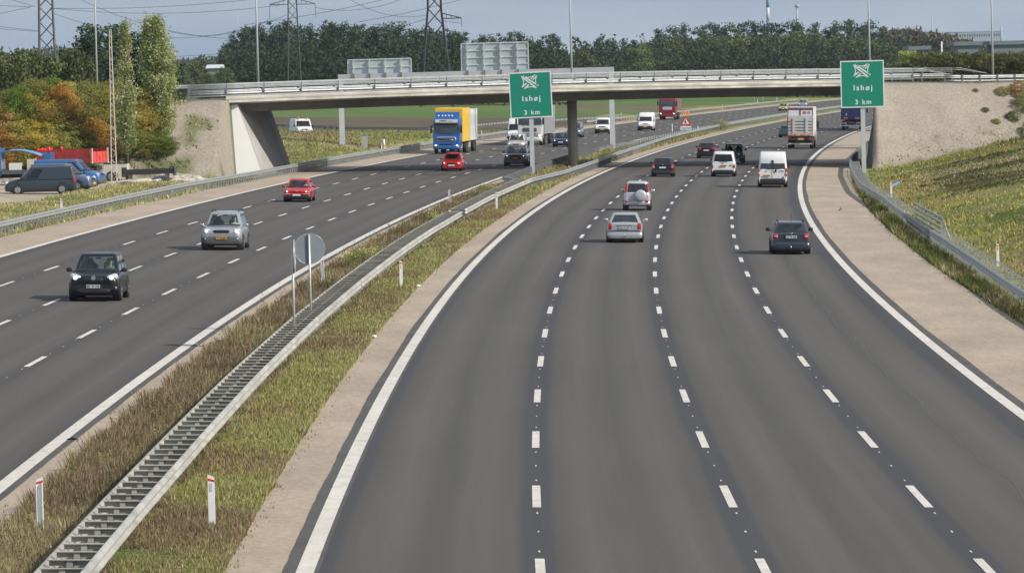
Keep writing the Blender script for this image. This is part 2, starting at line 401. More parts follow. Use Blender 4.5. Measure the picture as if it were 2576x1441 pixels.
# ------------------------------------------------------------------ roads
def roadmat(name, kind, off0=0.0, lane=3.83):
    m = bpy.data.materials.new(name); m.use_nodes = True
    t = m.node_tree; b = t.nodes['Principled BSDF']; n = t.nodes.new; l = t.links.new
    uv = n('ShaderNodeUVMap'); uv.uv_map = 'UVMap'; sx = n('ShaderNodeSeparateXYZ'); l(uv.outputs[0], sx.inputs[0])
    def noise(sc_, loc_scale, det=5, rough=.6):
        mp_ = n('ShaderNodeMapping'); mp_.inputs['Scale'].default_value = loc_scale; l(uv.outputs[0], mp_.inputs['Vector'])
        q = n('ShaderNodeTexNoise'); q.inputs['Scale'].default_value = sc_; q.inputs['Detail'].default_value = det; q.inputs['Roughness'].default_value = rough
        l(mp_.outputs[0], q.inputs['Vector']); return q.outputs['Fac']
    def rng_(x, a, b_, c, d):
        q = n('ShaderNodeMapRange'); q.inputs[1].default_value = a; q.inputs[2].default_value = b_; q.inputs[3].default_value = c; q.inputs[4].default_value = d
        l(x, q.inputs[0]); return q.outputs[0]
    def mul(a, b_):
        q = n('ShaderNodeMath'); q.operation = 'MULTIPLY'; l(a, q.inputs[0]); l(b_, q.inputs[1]); return q.outputs[0]
    cr = n('ShaderNodeValToRGB'); e = cr.color_ramp
    if kind == 'lane':
        wob = noise(1.0, (.0, .02, 0), 2)
        ad = n('ShaderNodeMath'); ad.operation = 'MULTIPLY_ADD'; ad.inputs[1].default_value = .30; l(wob, ad.inputs[0]); l(sx.outputs[0], ad.inputs[2])
        s1 = n('ShaderNodeMath'); s1.operation = 'SUBTRACT'; s1.inputs[1].default_value = off0 + .15; l(ad.outputs[0], s1.inputs[0])
        s2 = n('ShaderNodeMath'); s2.operation = 'DIVIDE'; s2.inputs[1].default_value = lane; l(s1.outputs[0], s2.inputs[0])
        s3 = n('ShaderNodeMath'); s3.operation = 'FRACT'; l(s2.outputs[0], s3.inputs[0])
        l(s3.outputs[0], cr.inputs[0])
        st = [(0, (.074, .077, .084)), (.06, (.076, .079, .085)), (.10, (.104, .102, .099)), (.26, (.133, .127, .119)), (.40, (.121, .117, .111)), (.50, (.104, .102, .098)),
              (.60, (.114, .111, .107)), (.74, (.134, .127, .119)), (.90, (.105, .102, .099)), (.94, (.077, .079, .085)), (1, (.074, .077, .084))]
        if name.startswith('worn'):
            st = [(p, tuple(.55 * v + .45 * w for v, w in zip(c, (.118, .112, .107)))) for p, c in st]
        g1 = rng_(noise(1.0, (1.6, .015, 0), 7, .7), .25, .75, .86, 1.14)
        g2 = rng_(noise(6.0, (1, 1, 0), 8, .95), .25, .75, .72, 1.28)
        sc3 = rng_(noise(.12, (1, .35, 0), 3), .3, .7, .95, 1.05)
    elif kind == 'shoulder':
        l(noise(5.0, (1, 1, 0), 9, .95), cr.inputs[0])
        st = [(.30, (.17, .13, .10)), (.44, (.34, .285, .225)), (.56, (.43, .365, .295)), (.70, (.62, .56, .48))]
        g1 = rng_(noise(.5, (1, .25, 0), 5), .3, .7, .86, 1.12)
        g2 = rng_(noise(2.2, (1.6, .5, 0), 9, .95), .32, .68, .74, 1.22); sc3 = rng_(noise(.08, (1, 1, 0), 2), .3, .7, .93, 1.07)
    elif kind == 'seam':
        l(noise(1.2, (1, .3, 0), 5), cr.inputs[0])
        st = [(.3, (.075, .072, .070)), (.7, (.11, .104, .10))]
        g1 = rng_(noise(9.0, (1, 1, 0), 6, .8), .2, .8, .8, 1.2); g2 = rng_(noise(.5, (1, 1, 0)), .3, .7, .95, 1.05); sc3 = g2
    else:  # paint
        l(noise(2.0, (1.5, .6, 0), 6, .7), cr.inputs[0])
        st = [(.26, (.40, .385, .36)), (.40, (.60, .575, .53)), (.55, (.68, .655, .61)), (.7, (.72, .70, .655))]
        g1 = rng_(noise(14.0, (1, 1, 0), 5, .8), .25, .7, .84, 1.05); g2 = rng_(noise(.3, (1, .3, 0)), .3, .7, .95, 1.03); sc3 = g2
    while len(e.elements) < len(st): e.elements.new(.5)
    for el, (p_, c_) in zip(e.elements, st): el.position = p_; el.color = (*c_, 1)
    f = mul(mul(g1, g2), sc3)
    wt = n('ShaderNodeVectorMath'); wt.operation = 'MULTIPLY'; wt.inputs[1].default_value = (.79, .770, .748) if kind == 'lane' else ((1.02, .985, .965) if kind == 'shoulder' else (1, 1, 1) if kind == 'seam' else (.97, .96, .95)); l(cr.outputs[0], wt.inputs[0])
    vm = n('ShaderNodeVectorMath'); vm.operation = 'SCALE'; l(wt.outputs[0], vm.inputs[0]); l(f, vm.inputs['Scale'])
    l(vm.outputs[0], b.inputs['Base Color']); b.inputs['Roughness'].default_value = .82; b.inputs['Specular IOR Level'].default_value = .25
    bp = n('ShaderNodeBump'); bp.inputs['Strength'].default_value = .25; bp.inputs['Distance'].default_value = .01
    l(g2, bp.inputs['Height']); l(bp.outputs[0], b.inputs['Normal'])
    return m
def ribbon_arrays(fa, fb, ys, h, ncol=1):
    V = []; U = []
    for y in ys:
        a, b = fa(y), fb(y)
        for k in range(ncol + 1):
            o = a + (b - a) * k / ncol; p = RP(o, y, h); V.append((p.x, p.y, p.z)); U.append((o, y))
    n = len(ys); w = ncol + 1
    F = [(i * w + k, i * w + k + 1, (i + 1) * w + k + 1, (i + 1) * w + k) for i in range(n - 1) for k in range(ncol)]
    return V, F, U
def uvmesh(name, V, F, U, m):
    me = npmesh(name, np.array(V), np.array(F), m)
    uvl = me.uv_layers.new(name='UVMap'); F = np.array(F)
    uvl.data.foreach_set('uv', np.array(U, np.float32)[F.ravel()].ravel()); return me
YS = list(np.arange(60, 480, 2.5)) + list(np.arange(480, 1400, 10))
def ribbon(name, a, b, h, m, ys=YS, ncol=1):
    fa = a if callable(a) else (lambda y: a); fb = b if callable(b) else (lambda y: b)
    return structure(link(name, uvmesh(name, *ribbon_arrays(fa, fb, ys, h, ncol), m)))
M_asR = roadmat('rolled_asphalt', 'lane', -3.83, 3.83); M_asL = roadmat('worn_asphalt', 'lane', -18.45, 3.55)
M_sh = roadmat('chip_sealed_shoulder', 'shoulder'); M_seam = roadmat('asphalt_seam', 'seam'); M_pt = roadmat('road_paint', 'paint')
wig = lambda o, a, s, q: (lambda y: o + a * .55 * (float(vnoise(np.array([y]), np.array([q]), s * 3)[0]) - .5) + a * .3 * (float(vnoise(np.array([y]), np.array([q + 5.5]), s * .8)[0]) - .5) + a * .2 * (float(vnoise(np.array([y * 7.0]), np.array([q + 9.5]), s)[0]) - .5))
ribbon('carriageway', -7.9, 8.4, 0.0, M_asR, ncol=4)
ribbon('carriageway', -29.6, -14.6, 0.0, M_asL, ncol=4)
YSf = list(np.arange(60, 480, .8)) + list(np.arange(480, 1400, 10))
ribbon('hard_shoulder', wig(-9.30, .35, 1.3, 3), -7.95, -0.006, M_sh, YSf)
ribbon('hard_shoulder', 8.15, wig(11.95, .30, 1.3, 9), -0.006, M_sh, YSf)
ribbon('hard_shoulder', wig(-32.80, .3, 1.5, 14), -29.3, -0.006, M_sh, YSf)
ribbon('hard_shoulder', -14.9, wig(-13.62, .35, 1.3, 23), -0.006, M_sh, YSf)
ribbon('asphalt_seam', wig(-8.20, .12, 6, 31), -7.6, 0.004, M_seam, YSf)
ribbon('asphalt_seam', 8.0, wig(8.60, .14, 6, 41), 0.004, M_seam, YSf)
ribbon('asphalt_seam', -14.9, wig(-14.40, .10, 4, 51), 0.004, M_seam, YSf)
ribbon('edge_line', -7.99, -7.68, 0.009, M_pt, YSf)
ribbon('edge_line', 7.98, 8.30, 0.009, M_pt, YSf)
ribbon('edge_line', -14.92, -14.60, 0.009, M_pt, YSf)
ribbon('edge_line', -29.60, -29.28, 0.009, M_pt, YSf)
def dashes(off, y0, w=.17, per=15.0):
    V = []; F = []; U = []
    k = -2
    while True:
        a = y0 + per * k; k += 1
        if a < 60: continue
        if a > 1150: break
        v, f, u = ribbon_arrays(lambda y: off - w / 2, lambda y: off + w / 2, [a, a + 2.5, a + 5], .009)
        b = len(V); V += v; U += u; F += [tuple(b + i for i in q) for q in f]
    # small pre-marking dots between the dashes
    for yy in np.arange(72, 260, 3.75):
        if (yy - y0) % per < 5.3: continue
        v, f, u = ribbon_arrays(lambda y: off - .02 + .02 * random.random(), lambda y: off + .02, [yy, yy + .32], .009)
        b = len(V); V += v; U += u; F += [tuple(b + i for i in q) for q in f]
    structure(link('lane_line', uvmesh('lane_line', V, F, U, M_pt)))

YSc = list(np.arange(95, 250, .7))
ribbon('crack_seal', lambda y: 5.9 + .28 * (float(vnoise(np.array([y]), np.array([77.0]), 6)[0]) - .5) + .12 * (float(vnoise(np.array([y]), np.array([70.0]), 1.7)[0]) - .5), lambda y: 5.925 + .28 * (float(vnoise(np.array([y]), np.array([77.0]), 6)[0]) - .5) + .12 * (float(vnoise(np.array([y]), np.array([70.0]), 1.7)[0]) - .5), 0.004, mat('crack_seal_grey', (.105, .10, .096), .7), YSc)
dashes(-3.83, 65.9); dashes(0.0, 65.9); dashes(3.81, 65.9)
dashes(-25.55, 71.6); dashes(-22.0, 71.6); dashes(-18.5, 67.2, per=14.72)
# exit ramp beyond the bridge on the left
def ramp_pt(s): # s 0..1 from the carriageway to the far left
    a = [(1600, 303), (1270, 322), (1090, 340), (860, 338), (665, 329), (400, 322)]
    t = s * (len(a) - 1); i = min(int(t), len(a) - 2); f = t - i
    u = a[i][0] * (1 - f) + a[i + 1][0] * f; v = a[i][1] * (1 - f) + a[i + 1][1] * f
    return at(u, v)

# ------------------------------------------------------------------ guard rails
ZINC = mat('galvanised_steel', (.36, .38, .39), .5, .5, .12, 2.5)
ZINC_OLD = mat('weathered_zinc', (.44, .43, .40), .62, .35, .24, .9, detail=8)
ZINC_D = mat('dull_zinc', (.22, .235, .25), .6, .4, .12, 2.0)
WB = [(0, .75), (.035, .735), (.085, .69), (.085, .655), (.03, .62), (.03, .575), (.085, .54), (.085, .505), (.035, .46), (0, .445)]
def beam_mb(foff, ys, side, hs=1.0, dh=0.0):
    rings = []
    for y in ys:
        o = foff(y)
        rings.append([RP(o + side * a, y, z * hs + dh) for a, z in WB] + [RP(o + side * (a - .012), y, z * hs + dh) for a, z in WB[::-1]])
    return MB().loft(rings, 0, True, True)
def frange(a, b, s):
    return list(np.arange(a, b, s)) + [b]
def rail(name, label, foffs, y0, y1, group, post=1.3333, near=0, spacers=.09, m=None, ystep=4.0, posth=.72, spc=None, spc_y=None):
    m = m or ZINC
    ymid = y0
    t = thing(name, label, 'guard rail', RP(foffs[0][0](ymid), ymid), 0, group)
    inv = -t.location
    def loc(mb): mb.v = [(a + inv.x, b + inv.y, c + inv.z) for a, b, c in mb.v]; return mb
    for fo, side in foffs:
        if spacers < .05 and fo is foffs[-1][0] and spc:
            part('rear_bar', loc(MB().tube([RP(fo(y), y, .72) for y in frange(y0, y1, ystep)], .022, 5)), m, t); continue
        part('beam', loc(beam_mb(fo, frange(y0, y1, ystep), side)), m, t)
    # posts
    n = 0; rest = MB()
    for i, y in enumerate(np.arange(y0 + .4, y1, post)):
        for fo, side in ([foffs[0]] if spc else foffs):
            o = fo(y) - side * .07
            if spc: o = .5 * (foffs[0][0](y) + foffs[1][0](y)) if spacers > .05 else fo(y) + .03
            p = RP(o, y, 0); c = p + Vector((0, 0, posth / 2))
            if n < 100:
                part('post', loc(MB().box(c, (.10 if spacers > .05 else .034, .06, posth))), ZINC_D if not spc else m, t)
            else: rest.box(c, (.10, .06, posth))
            n += 1
    if rest.v: part('post', loc(rest), m, t)['kind'] = 'stuff'
    if spc:
        n = 0; rest = MB()
        for y in np.arange(y0 + .4, min(y1, spc_y or y1), 1.3333):
            a, b = foffs[0][0](y), foffs[1][0](y)
            q = MB() if n < 100 else rest
            lo, hi = min(a, b) , max(a, b)
            A = RP(lo, y, .735); B = RP(hi, y, .735)
            d = (B - A).normalized(); rot = Matrix((d, Vector((0, 0, 1)).cross(d), Vector((0, 0, 1)))).transposed()
            q.box((A + B) / 2, ((B - A).length, .10 if spacers > .05 else .22, .012), rot)
            if spacers > .02: q.box((A + B) / 2 + Vector((0, .045, -.005 - spacers / 2)), ((B - A).length * .94, .012, spacers), rot)
            if n < 100: part('spacer', loc(q), m, t)
            n += 1
        if rest.v: part('spacer', loc(rest), m, t)['kind'] = 'stuff'
    return t
jr = lambda a, q: (lambda y: a(y) + .05 * (float(vnoise(np.array([y]), np.array([q]), 14)[0]) - .5))
medR = jr(lerp_tab([(60, -11.02), (300, -10.72), (345, -10.5), (372, -9.45), (411, -9.15), (490, -9.35), (560, -10.1), (640, -10.3), (1300, -10.2)]), 1)
medL = jr(lerp_tab([(60, -11.72), (300, -11.52), (343, -11.55), (350, -12.85), (450, -12.85), (500, -12.3), (517, -11.4), (1300, -11.4)]), 2)
rail('guard_rail', 'nearest length of the ladder-like double median barrier', [(medR, 1), (medL, -1)], 62, 266, 'median guard rails', spc=True, m=ZINC_OLD)
rail('guard_rail', 'short ladder-like piece of median barrier between the round signs and the wide part', [(medR, 1), (medL, -1)], 269, 342, 'median guard rails', spc=True, m=ZINC_OLD)
rail('guard_rail', 'median rail on the side of the lanes leading away, passing the concrete bridge pier', [(medR, 1)], 342, 520, 'median guard rails', m=ZINC)
rail('guard_rail', 'median rail on the side of the oncoming lanes, between sign pole and bridge pier', [(medL, -1)], 342, 520, 'median guard rails', m=ZINC)
rail('guard_rail', 'far length of the median barrier curving right beyond the bridge', [(medR, 1), (medL, -1)], 520, 1150, 'median guard rails', m=ZINC, post=4, ystep=8)
LLr = jr(lerp_tab([(60, -33.2), (330, -33.0), (367, -32.3), (520, -32.2), (870, -31.8), (1100, -33)]), 3)
rail('guard_rail', 'long single rail along the left verge of the oncoming lanes, running under the bridge', [(LLr, 1)], 62, 610, 'verge guard rails', m=ZINC)
rail('guard_rail', 'distant rail on the far side of the oncoming lanes below the green field', [(LLr, 1)], 700, 1150, 'verge guard rails', m=ZINC, post=4, ystep=8)
RRt = lerp_tab([(60, 12.45), (173, 12.72), (200, 13.05), (225, 13.2), (260, 13.0), (297, 12.9), (331, 12.2), (386, 11.95), (420, 12.0), (470, 12.5), (560, 13.0), (1150, 13)])
RRr = jr(RRt, 4); RRb = jr(lambda y: RRt(y) + .72, 4)
rail('guard_rail', 'double rail with spacers along the right verge, closest to the camera at the right edge', [(RRr, -1), (RRb, 1)], 62, 236, 'verge guard rails', m=ZINC, spc=True, spacers=.01)
rail('guard_rail', 'single stretch of right verge rail beside the low grey rail panel', [(RRr, -1)], 236, 262, 'verge guard rails', m=ZINC_D)
rail('guard_rail', 'double rail with spacers on the right verge, from the rail panel to the bridge shadow', [(RRr, -1), (RRb, 1)], 262, 405, 'verge guard rails', m=ZINC, spc=True, spacers=.01)
rail('guard_rail', 'right verge rail passing under the bridge past the gravel embankment', [(RRr, -1)], 405, 560, 'verge guard rails', m=ZINC)
# rail of the exit ramp
def ramp_rail():
    pts = [ramp_pt(s) for s in np.linspace(0.02, 1, 60)]
    t = thing('guard_rail', 'rail of the exit ramp passing behind the bridge abutment on the left', 'guard rail', P(*pts[0], .6), 0, 'verge guard rails')
    inv = t.location; rings = []
    for i, p in enumerate(pts):
        q = pts[min(i + 1, 59)]; p0 = pts[max(i - 1, 0)]; d = Vector((q[0] - p0[0], q[1] - p0[1], 0)).normalized(); nn = Vector((d.y, -d.x, 0))
        w = Vector(P(*p, .15)) - inv
        rings.append([w + nn * a + Vector((0, 0, z)) for a, z in WB] + [w + nn * (a - .02) + Vector((0, 0, z)) for a, z in WB[::-1]])
    part('beam', MB().loft(rings), ZINC, t)
    acc = 0; last = None; k = 0
    for s in np.linspace(0.02, 1, 900):
        p = ramp_pt(s)
        if last is None or math.hypot(p[0] - last[0], p[1] - last[1]) > 2.6:
            last = p; k += 1
            if k < 100: part('post', MB().box(Vector(P(*p, .45)) - inv, (.1, .1, .9)), ZINC_D, t)
ramp_rail()

# ------------------------------------------------------------------ marker posts
WHITE_PL = mat('white_plastic', (.80, .81, .82), .45, 0, .04)
RED_RF = mat('red_reflector', (.62, .05, .03), .4, 0, .08)
GREY_RF = mat('grey_reflector', (.50, .54, .57), .3, 0, .08)
ORANGE = mat('orange_plastic', (.80, .25, .05), .5, 0, .06)
def marker(refl=GREY_RF):
    t = thing('marker_post', '', 'marker post')
    w, d, hh = .12, .035, 1.02
    prof = [(-w / 2, 0), (w / 2, 0), (w / 2, hh - .035), (w / 2 - .03, hh), (-w / 2, hh + .03)]
    mb = MB().prism([(x, z) for x, z in prof], -d / 2, d / 2, axis=1)
    mb.box((-w / 2 + .006, d / 2 + .035, hh / 2 - .02), (.012, .07, hh - .1)); mb.box((w / 2 - .006, d / 2 + .035, hh / 2 - .05), (.012, .07, hh - .14))
    part('post_body', mb, WHITE_PL, t)
    part('red_band', MB().prism([(-w / 2 - .002, hh - .075), (w / 2 + .002, hh - .105), (w / 2 + .002, hh - .065), (-w / 2 - .002, hh - .03)], -d / 2 - .003, d / 2 + .003, axis=1), RED_RF, t)
    part('reflector', MB().box((0, -d / 2 - .003, hh - .20), (.055, .006, .15)), refl, t)
    return t
mk0 = marker(); mk1 = marker(mat('orange_reflector', (.75, .30, .08), .4)); first = {0: True, 1: True}
def put_marker(x, y, label, kind=0, rz=0.0, lean=0.0):
    src = mk0 if kind == 0 else mk1
    loc = G(x, y, -.02) if offof(x, y) > 12 or offof(x, y) < -32 else P(x, y, 0)
    if first[kind]: o = src; first[kind] = False; o.location = loc; o.rotation_euler = (0, lean, rz)
    else: o = copytree(src, loc, rz); o.rotation_euler = (0, lean, rz)
    o['label'] = label; o['group'] = 'white marker posts along the motorway'
for o_, y_, lb, rz, ln in [(-9.85, 91, 'nearest white marker post in the grass right of the median barrier', 0, .0),
                       (-12.97, 90.5, 'white marker post in dry weeds near the bottom left corner', math.pi, .0),
                       (-9.85, 191, 'white marker post in median grass to the right of the two round signs', 0, .01),
                       (-12.99, 193, 'white marker post in weeds between the round signs and the oncoming lanes', math.pi, .02),
                       (-10.19, 294, 'white marker post in median grass right of the start of the widened barrier', 0, .02),
                       (-13.35, 300, 'slim white marker post left of the median barrier beside the white edge line', math.pi, 0)]:
    put_marker(RX(o_, y_), y_, lb, 0, rz, ln)
for o_, y_, lb in [(14.6, 210, 'white and orange marker post behind the right rail, close to the right edge'),
                   (14.0, 321, 'white and orange marker post behind the right rail beside the blue flag scrap'),
                   (12.9, 424, 'white and red marker post at the rail kink in the bridge shadow')]:
    put_marker(RX(o_, y_), y_, lb, 1)
for u, v, lb in [(155, 545, 'white marker post behind the left rail below the parked dark van'), (1756, 337, 'white marker post on the median beyond the bridge, right of the roadworks sign'),
                 (1691, 331, 'short white marker post on the median beyond the bridge, left of the roadworks sign'), (1562.6, 301, 'white marker post at the far rail between the two oncoming white vans'),
                 (1816.5, 277, 'white marker post at the far rail below the yellow weeds'), (1905, 260.5, 'white marker post at the far rail just left of the green car'),
                 (1953.8, 256.5, 'farthest white marker post, above the green oncoming car'), (960, 387, 'white marker post beside the orange cone behind the left rail'), (1211.6, 351, 'white marker post behind the yellow and white truck')]:
    x, y = at(u, v); put_marker(x, y, lb, 0)
# beacon / cone behind the left rail
x, y = at(966, 386); t = thing('warning_bollard', 'orange and white warning bollard behind the left rail beside a marker post', 'bollard', G(x, y))
part('base', MB().box((0, 0, .04), (.5, .5, .08)), mat('black_rubber', (.03, .03, .03), .8), t)
part('bollard_body', MB().tube([(0, 0, .08), (0, 0, .62)], [.2, .16], 12), ORANGE, t); part('white_top', MB().tube([(0, 0, .62), (0, 0, 1.35)], [.15, .08], 12), WHITE_PL, t)
x, y = at(917, 382); t = thing('control_cabinet', 'grey roadside control cabinet on the slope beyond the bridge abutment', 'cabinet', G(x, y))
part('cabinet_body', MB().box((0, 0, .55), (.56, .45, 1.35)), mat('grey_paint', (.38, .39, .40), .5), t); part('cabinet_lid', MB().box((0, 0, 1.25), (.62, .5, .06)), ZINC_D, t)
part('door', MB().box((0, -.23, .62), (.46, .012, 1.0)), mat('grey_paint', (.38, .39, .40), .5), t)

# rail panel beyond the right barrier
def rail_panel():
    a = Vector(G(*at(2270, 590), 0)); b = Vector(G(*at(2322, 640), 0))
    a = Vector(RP(13.55, 262, .05)); b = Vector(RP(13.75, 238, .05))
    t = thing('rail_panel', 'low grey post-and-rail panel standing just behind the right verge rail', 'fence', a)
    d = b - a
    for k in range(4): part('rail', MB().tube([Vector((0, 0, .45 + .25 * k)), d + Vector((0, 0, .45 + .25 * k))], .055, 6), ZINC, t)
    for f in (0, .33, .66, 1): part('post', MB().box(d * f + Vector((0, 0, .62)), (.1, .08, 1.3)), ZINC, t)
    part('end_brace', MB().tube([d + Vector((0, 0, 1.25)), d + Vector((.35, -1.0, .1))], .04, 6), ZINC, t)
rail_panel()

# ------------------------------------------------------------------ road bridge
CONC = mat('pale_concrete', (.40, .385, .35), .85, 0, .22, .7, bump=.2, c2=(.54, .525, .48), detail=9)
CONC_D = mat('shaded_concrete', (.13, .12, .11), .85, 0, .2, .6, bump=.2, detail=8)  # girder: shade under the cantilever put into a darker concrete colour
CONC_M = mat('grey_concrete', (.36, .35, .345), .85, 0, .14, .5, bump=.2, detail=8)
WHITEW = mat('whitewashed_concrete', (.95, .955, .97), .7, 0, .02, .7)
br = thing('road_bridge', 'skewed concrete road bridge on a round-edged pier crossing over the motorway', 'bridge', P(5, 412, 0))
binv = Vector(br.location)
def bl(mb): mb.v = [(a - binv.x, b - binv.y, c - binv.z) for a, b, c in mb.v]; return mb
XL, XR = -22.1, 31.9
def BP(x, s, z):
    """bridge point: x along, s metres behind the near edge, z world height"""
    p = P(x, BR(x) + s * 1.2207, 0); return Vector((p.x, p.y, z))
xs = np.linspace(XL, XR, 19)
part('deck_slab', bl(MB().loft([[BP(x, s, ztop(x) + dz) for s, dz in ((0, 0), (0, -.36), (1.9, -.50), (14.5, -.50), (16.4, -.36), (16.4, 0))] for x in xs], sm=False)), CONC, br)
part('kerb', bl(MB().loft([[BP(x, s, ztop(x) + dz) for s, dz in ((-.04, .005), (-.04, -.13), (.35, -.13), (.35, .13), (.04, .13))] for x in xs], sm=False)), mat('kerb_concrete', (.42, .39, .34), .9, 0, .22, .5, bump=.3), br)
part('road_surface', bl(MB().loft([[BP(x, s, ztop(x) + .02 + dz) for s, dz in ((.6, 0), (15.8, 0), (15.8, -.01), (.6, -.01))] for x in xs], sm=False)), mat('deck_asphalt', (.12, .12, .12), .85), br)
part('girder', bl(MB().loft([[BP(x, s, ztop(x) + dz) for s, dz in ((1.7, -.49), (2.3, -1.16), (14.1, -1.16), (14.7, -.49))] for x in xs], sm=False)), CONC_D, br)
def abut(offb, offt, back, nm):
    mb = MB(); rings = []
    ya = None
    for s in (0.0, 4, 8, 12, 16.4):
        # distance along the road for that bridge line: solve y = BR(x)+s at this offset
        y = 400.0
        for _ in range(30): y = BR(RX(.5 * (offb + offt), y)) + s * 1.2207
        zt = ztop(RX(offt, y)) - .36; q = []
        for o_, top in ((offb, 0), (offt, 1), (back, 1), (back, 0)):
            p = RP(o_, y, -.4); q.append(Vector((p.x, p.y, zt - .01)) if top else p)
        rings.append(q)
    mb.loft(rings, sm=False); part(nm, bl(mb), CONC_M, br); return rings[0]
r0 = abut(-33.75, -35.75, -36.5, 'abutment_wall')
r1_ = abut(13.25, 14.5, 15.2, 'abutment_wall')
# whitewashed end face of the left abutment
A, B_, C_, D_ = [Vector(q) for q in r0]
sh = Vector((0, -.05, 0))
mid = A.lerp(B_, .97)
part('whitewashed_end', bl(MB().add([A + sh, mid + sh, D_.lerp(C_, .97) + sh, D_ + sh, A, mid, D_.lerp(C_, .97), D_], [(0, 1, 2, 3), (4, 7, 6, 5), (0, 4, 5, 1), (1, 5, 6, 2), (2, 6, 7, 3), (3, 7, 4, 0)])), WHITEW, br)
part('end_coping', bl(MB().tube([Vector(r1_[0]) + Vector((-.02, -.03, .3)), Vector(r1_[1]) + Vector((-.02, -.03, 0))], .06, 4, sm=False)), CONC, br)
# pier
pc = BP(5.15, 8.2, 0); pr = []
py_ = 414.0; px_ = RX(-11.2, py_)
for z in (-.4, 5.72):
    ring = []
    for k in range(24):
        a = 2 * math.pi * k / 24; q = P(px_ + .41 * math.copysign(abs(math.cos(a)) ** .8, math.cos(a)), py_ + 1.0 * math.copysign(abs(math.sin(a)) ** .6, math.sin(a)), z)
        ring.append(q)
    pr.append(ring)
part('pier', bl(MB().loft(pr)), mat('pier_concrete', (.40, .385, .355), .85, 0, .16, .9, bump=.2, detail=8), br)
# parapets
def parapet(s, name, label, xa, xb, full=True):
    t = thing(name, label, 'railing', BP(xa, s, ztop(xa)), 0, 'bridge parapets'); inv = Vector(t.location)
    xr = np.linspace(xa, xb, 16)
    for z, r in ((1.05, .04), (.90, .028), (.77, .028), (.18, .04)):
        part('rail', MB().tube([BP(x, s, ztop(x) + z) - inv for x in xr], r, 6), ZINC, t)
    part('rail_beam', MB().loft([[BP(x, s + .16 - a, ztop(x) - .17 + z) - inv for a, z in WB] + [BP(x, s + .17 - a, ztop(x) - .17 + z) - inv for a, z in WB[::-1]] for x in xr], sm=True), ZINC, t)
    n = int((xb - xa) / 2.76)
    for k in range(n + 1):
        x = xa + (xb - xa) * k / n
        part('post', MB().box(BP(x, s + .02, ztop(x) + .5) - inv, (.10, .12, 1.22)), ZINC_D, t)
    # ends sloping down to the approach rail
    for xe, dx in ((xa, -3.4), (xb, 3.4)):
        for z, r in ((1.05, .035), (.90, .028)):
            part('end_rail', MB().tube([BP(xe, s, ztop(xe) + z) - inv, BP(xe + dx * .25, s, ztop(xe) + z) - inv, BP(xe + dx, s, ztop(xe) + .5) - inv], r, 6), ZINC, t)
parapet(.12, 'bridge_railing', 'long grey steel parapet along the near edge of the bridge deck', -24.9, 34.6)
parapet(15.9, 'bridge_railing', 'grey steel parapet on the far edge of the bridge deck', -26, 40)
def approach(x0, x1, s, label):
    t = thing('guard_rail', label, 'guard rail', BP(x0, s, ztop(x0)), 0, 'approach rails of the cross road'); inv = Vector(t.location)
    xr = np.linspace(x0, x1, 20)
    zt = lambda x: (ztop(min(max(x, -30), 40)) - .010 * max(abs(x) - 32, 0))
    part('beam', MB().loft([[BP(x, s - .1 + a, zt(x) - .14 + z) - inv for a, z in WB] + [BP(x, s - .11 + a, zt(x) - .14 + z) - inv for a, z in WB[::-1]] for x in xr]), ZINC, t)
    part('lower_beam', MB().loft([[BP(x, s - .1 + a, zt(x) + z) - inv for a, z in ((0, .02), (.05, .02), (.05, .15), (0, .15))] for x in xr]), ZINC, t)
    n = int(abs(x1 - x0) / 1.63)
    for k in range(n + 1):
        x = x0 + (x1 - x0) * k / n
        part('post', MB().box(BP(x, s - .14, zt(x) + .25) - inv, (.1, .1, .75)), ZINC_D, t)
approach(37.5, 62, .15, 'rail on top of the right gravel embankment beside the cross road')
approach(-28, -62, .15, 'rail on top of the left embankment half hidden by the poplar')

# ------------------------------------------------------------------ sign gantry behind the bridge
GAN = mat('gantry_steel', (.56, .58, .62), .5, .2, .08, 1.0)
BACK = mat('sign_back_grey', (.46, .53, .56), .55, .1, .08, 1.2)
BAR = mat('pale_alloy_bar', (.66, .70, .72), .5, .2, .08, 1.2)
yl_, yr_ = 495.0, 492.0
xl_, xr_ = xat(862, yl_), xat(1541, yr_)
g = thing('sign_gantry', 'steel portal gantry behind the bridge carrying two sign boards seen from the back', 'gantry', P(xl_, yl_, 0)); ginv = Vector(g.location)
def gl(mb): mb.v = [(a - ginv.x, b - ginv.y, c - ginv.z) for a, b, c in mb.v]; return mb
zl = P(xl_, yl_, hat(188, yl_)).z; zr = P(xr_, yr_, hat(169, yr_)).z
part('post', gl(MB().loft([[P(xl_ + a, yl_ + b, -.3) for a, b in ((-.26, -.3), (.26, -.3), (.26, .3), (-.26, .3))], [P(xl_ + a, yl_ + b, 7.2) for a, b in ((-.24, -.3), (.24, -.3), (.24, .3), (-.24, .3))]], sm=False)), GAN, g)
part('post', gl(MB().loft([[P(xr_ + a, yr_ + b, -.3) for a, b in ((-.26, -.3), (.26, -.3), (.26, .3), (-.26, .3))], [P(xr_ + a, yr_ + b, 7.9) for a, b in ((-.24, -.3), (.24, -.3), (.24, .3), (-.24, .3))]], sm=False)), GAN, g)
def gp(u, dz, dy=0):
    f = (xat(u, 493.5) - xl_) / (xr_ - xl_); p = P(xl_ + (xr_ - xl_) * f, yl_ + (yr_ - yl_) * f + dy, 0); return Vector((p.x, p.y, zl + (zr - zl) * f + dz))
part('cross_beam', gl(MB().loft([[gp(u, z, dy) for z, dy in ((0, -.3), (0, .3), (-.62, .3), (-.62, -.3))] for u in (854, 1060, 1300, 1548)], sm=False)), GAN, g)
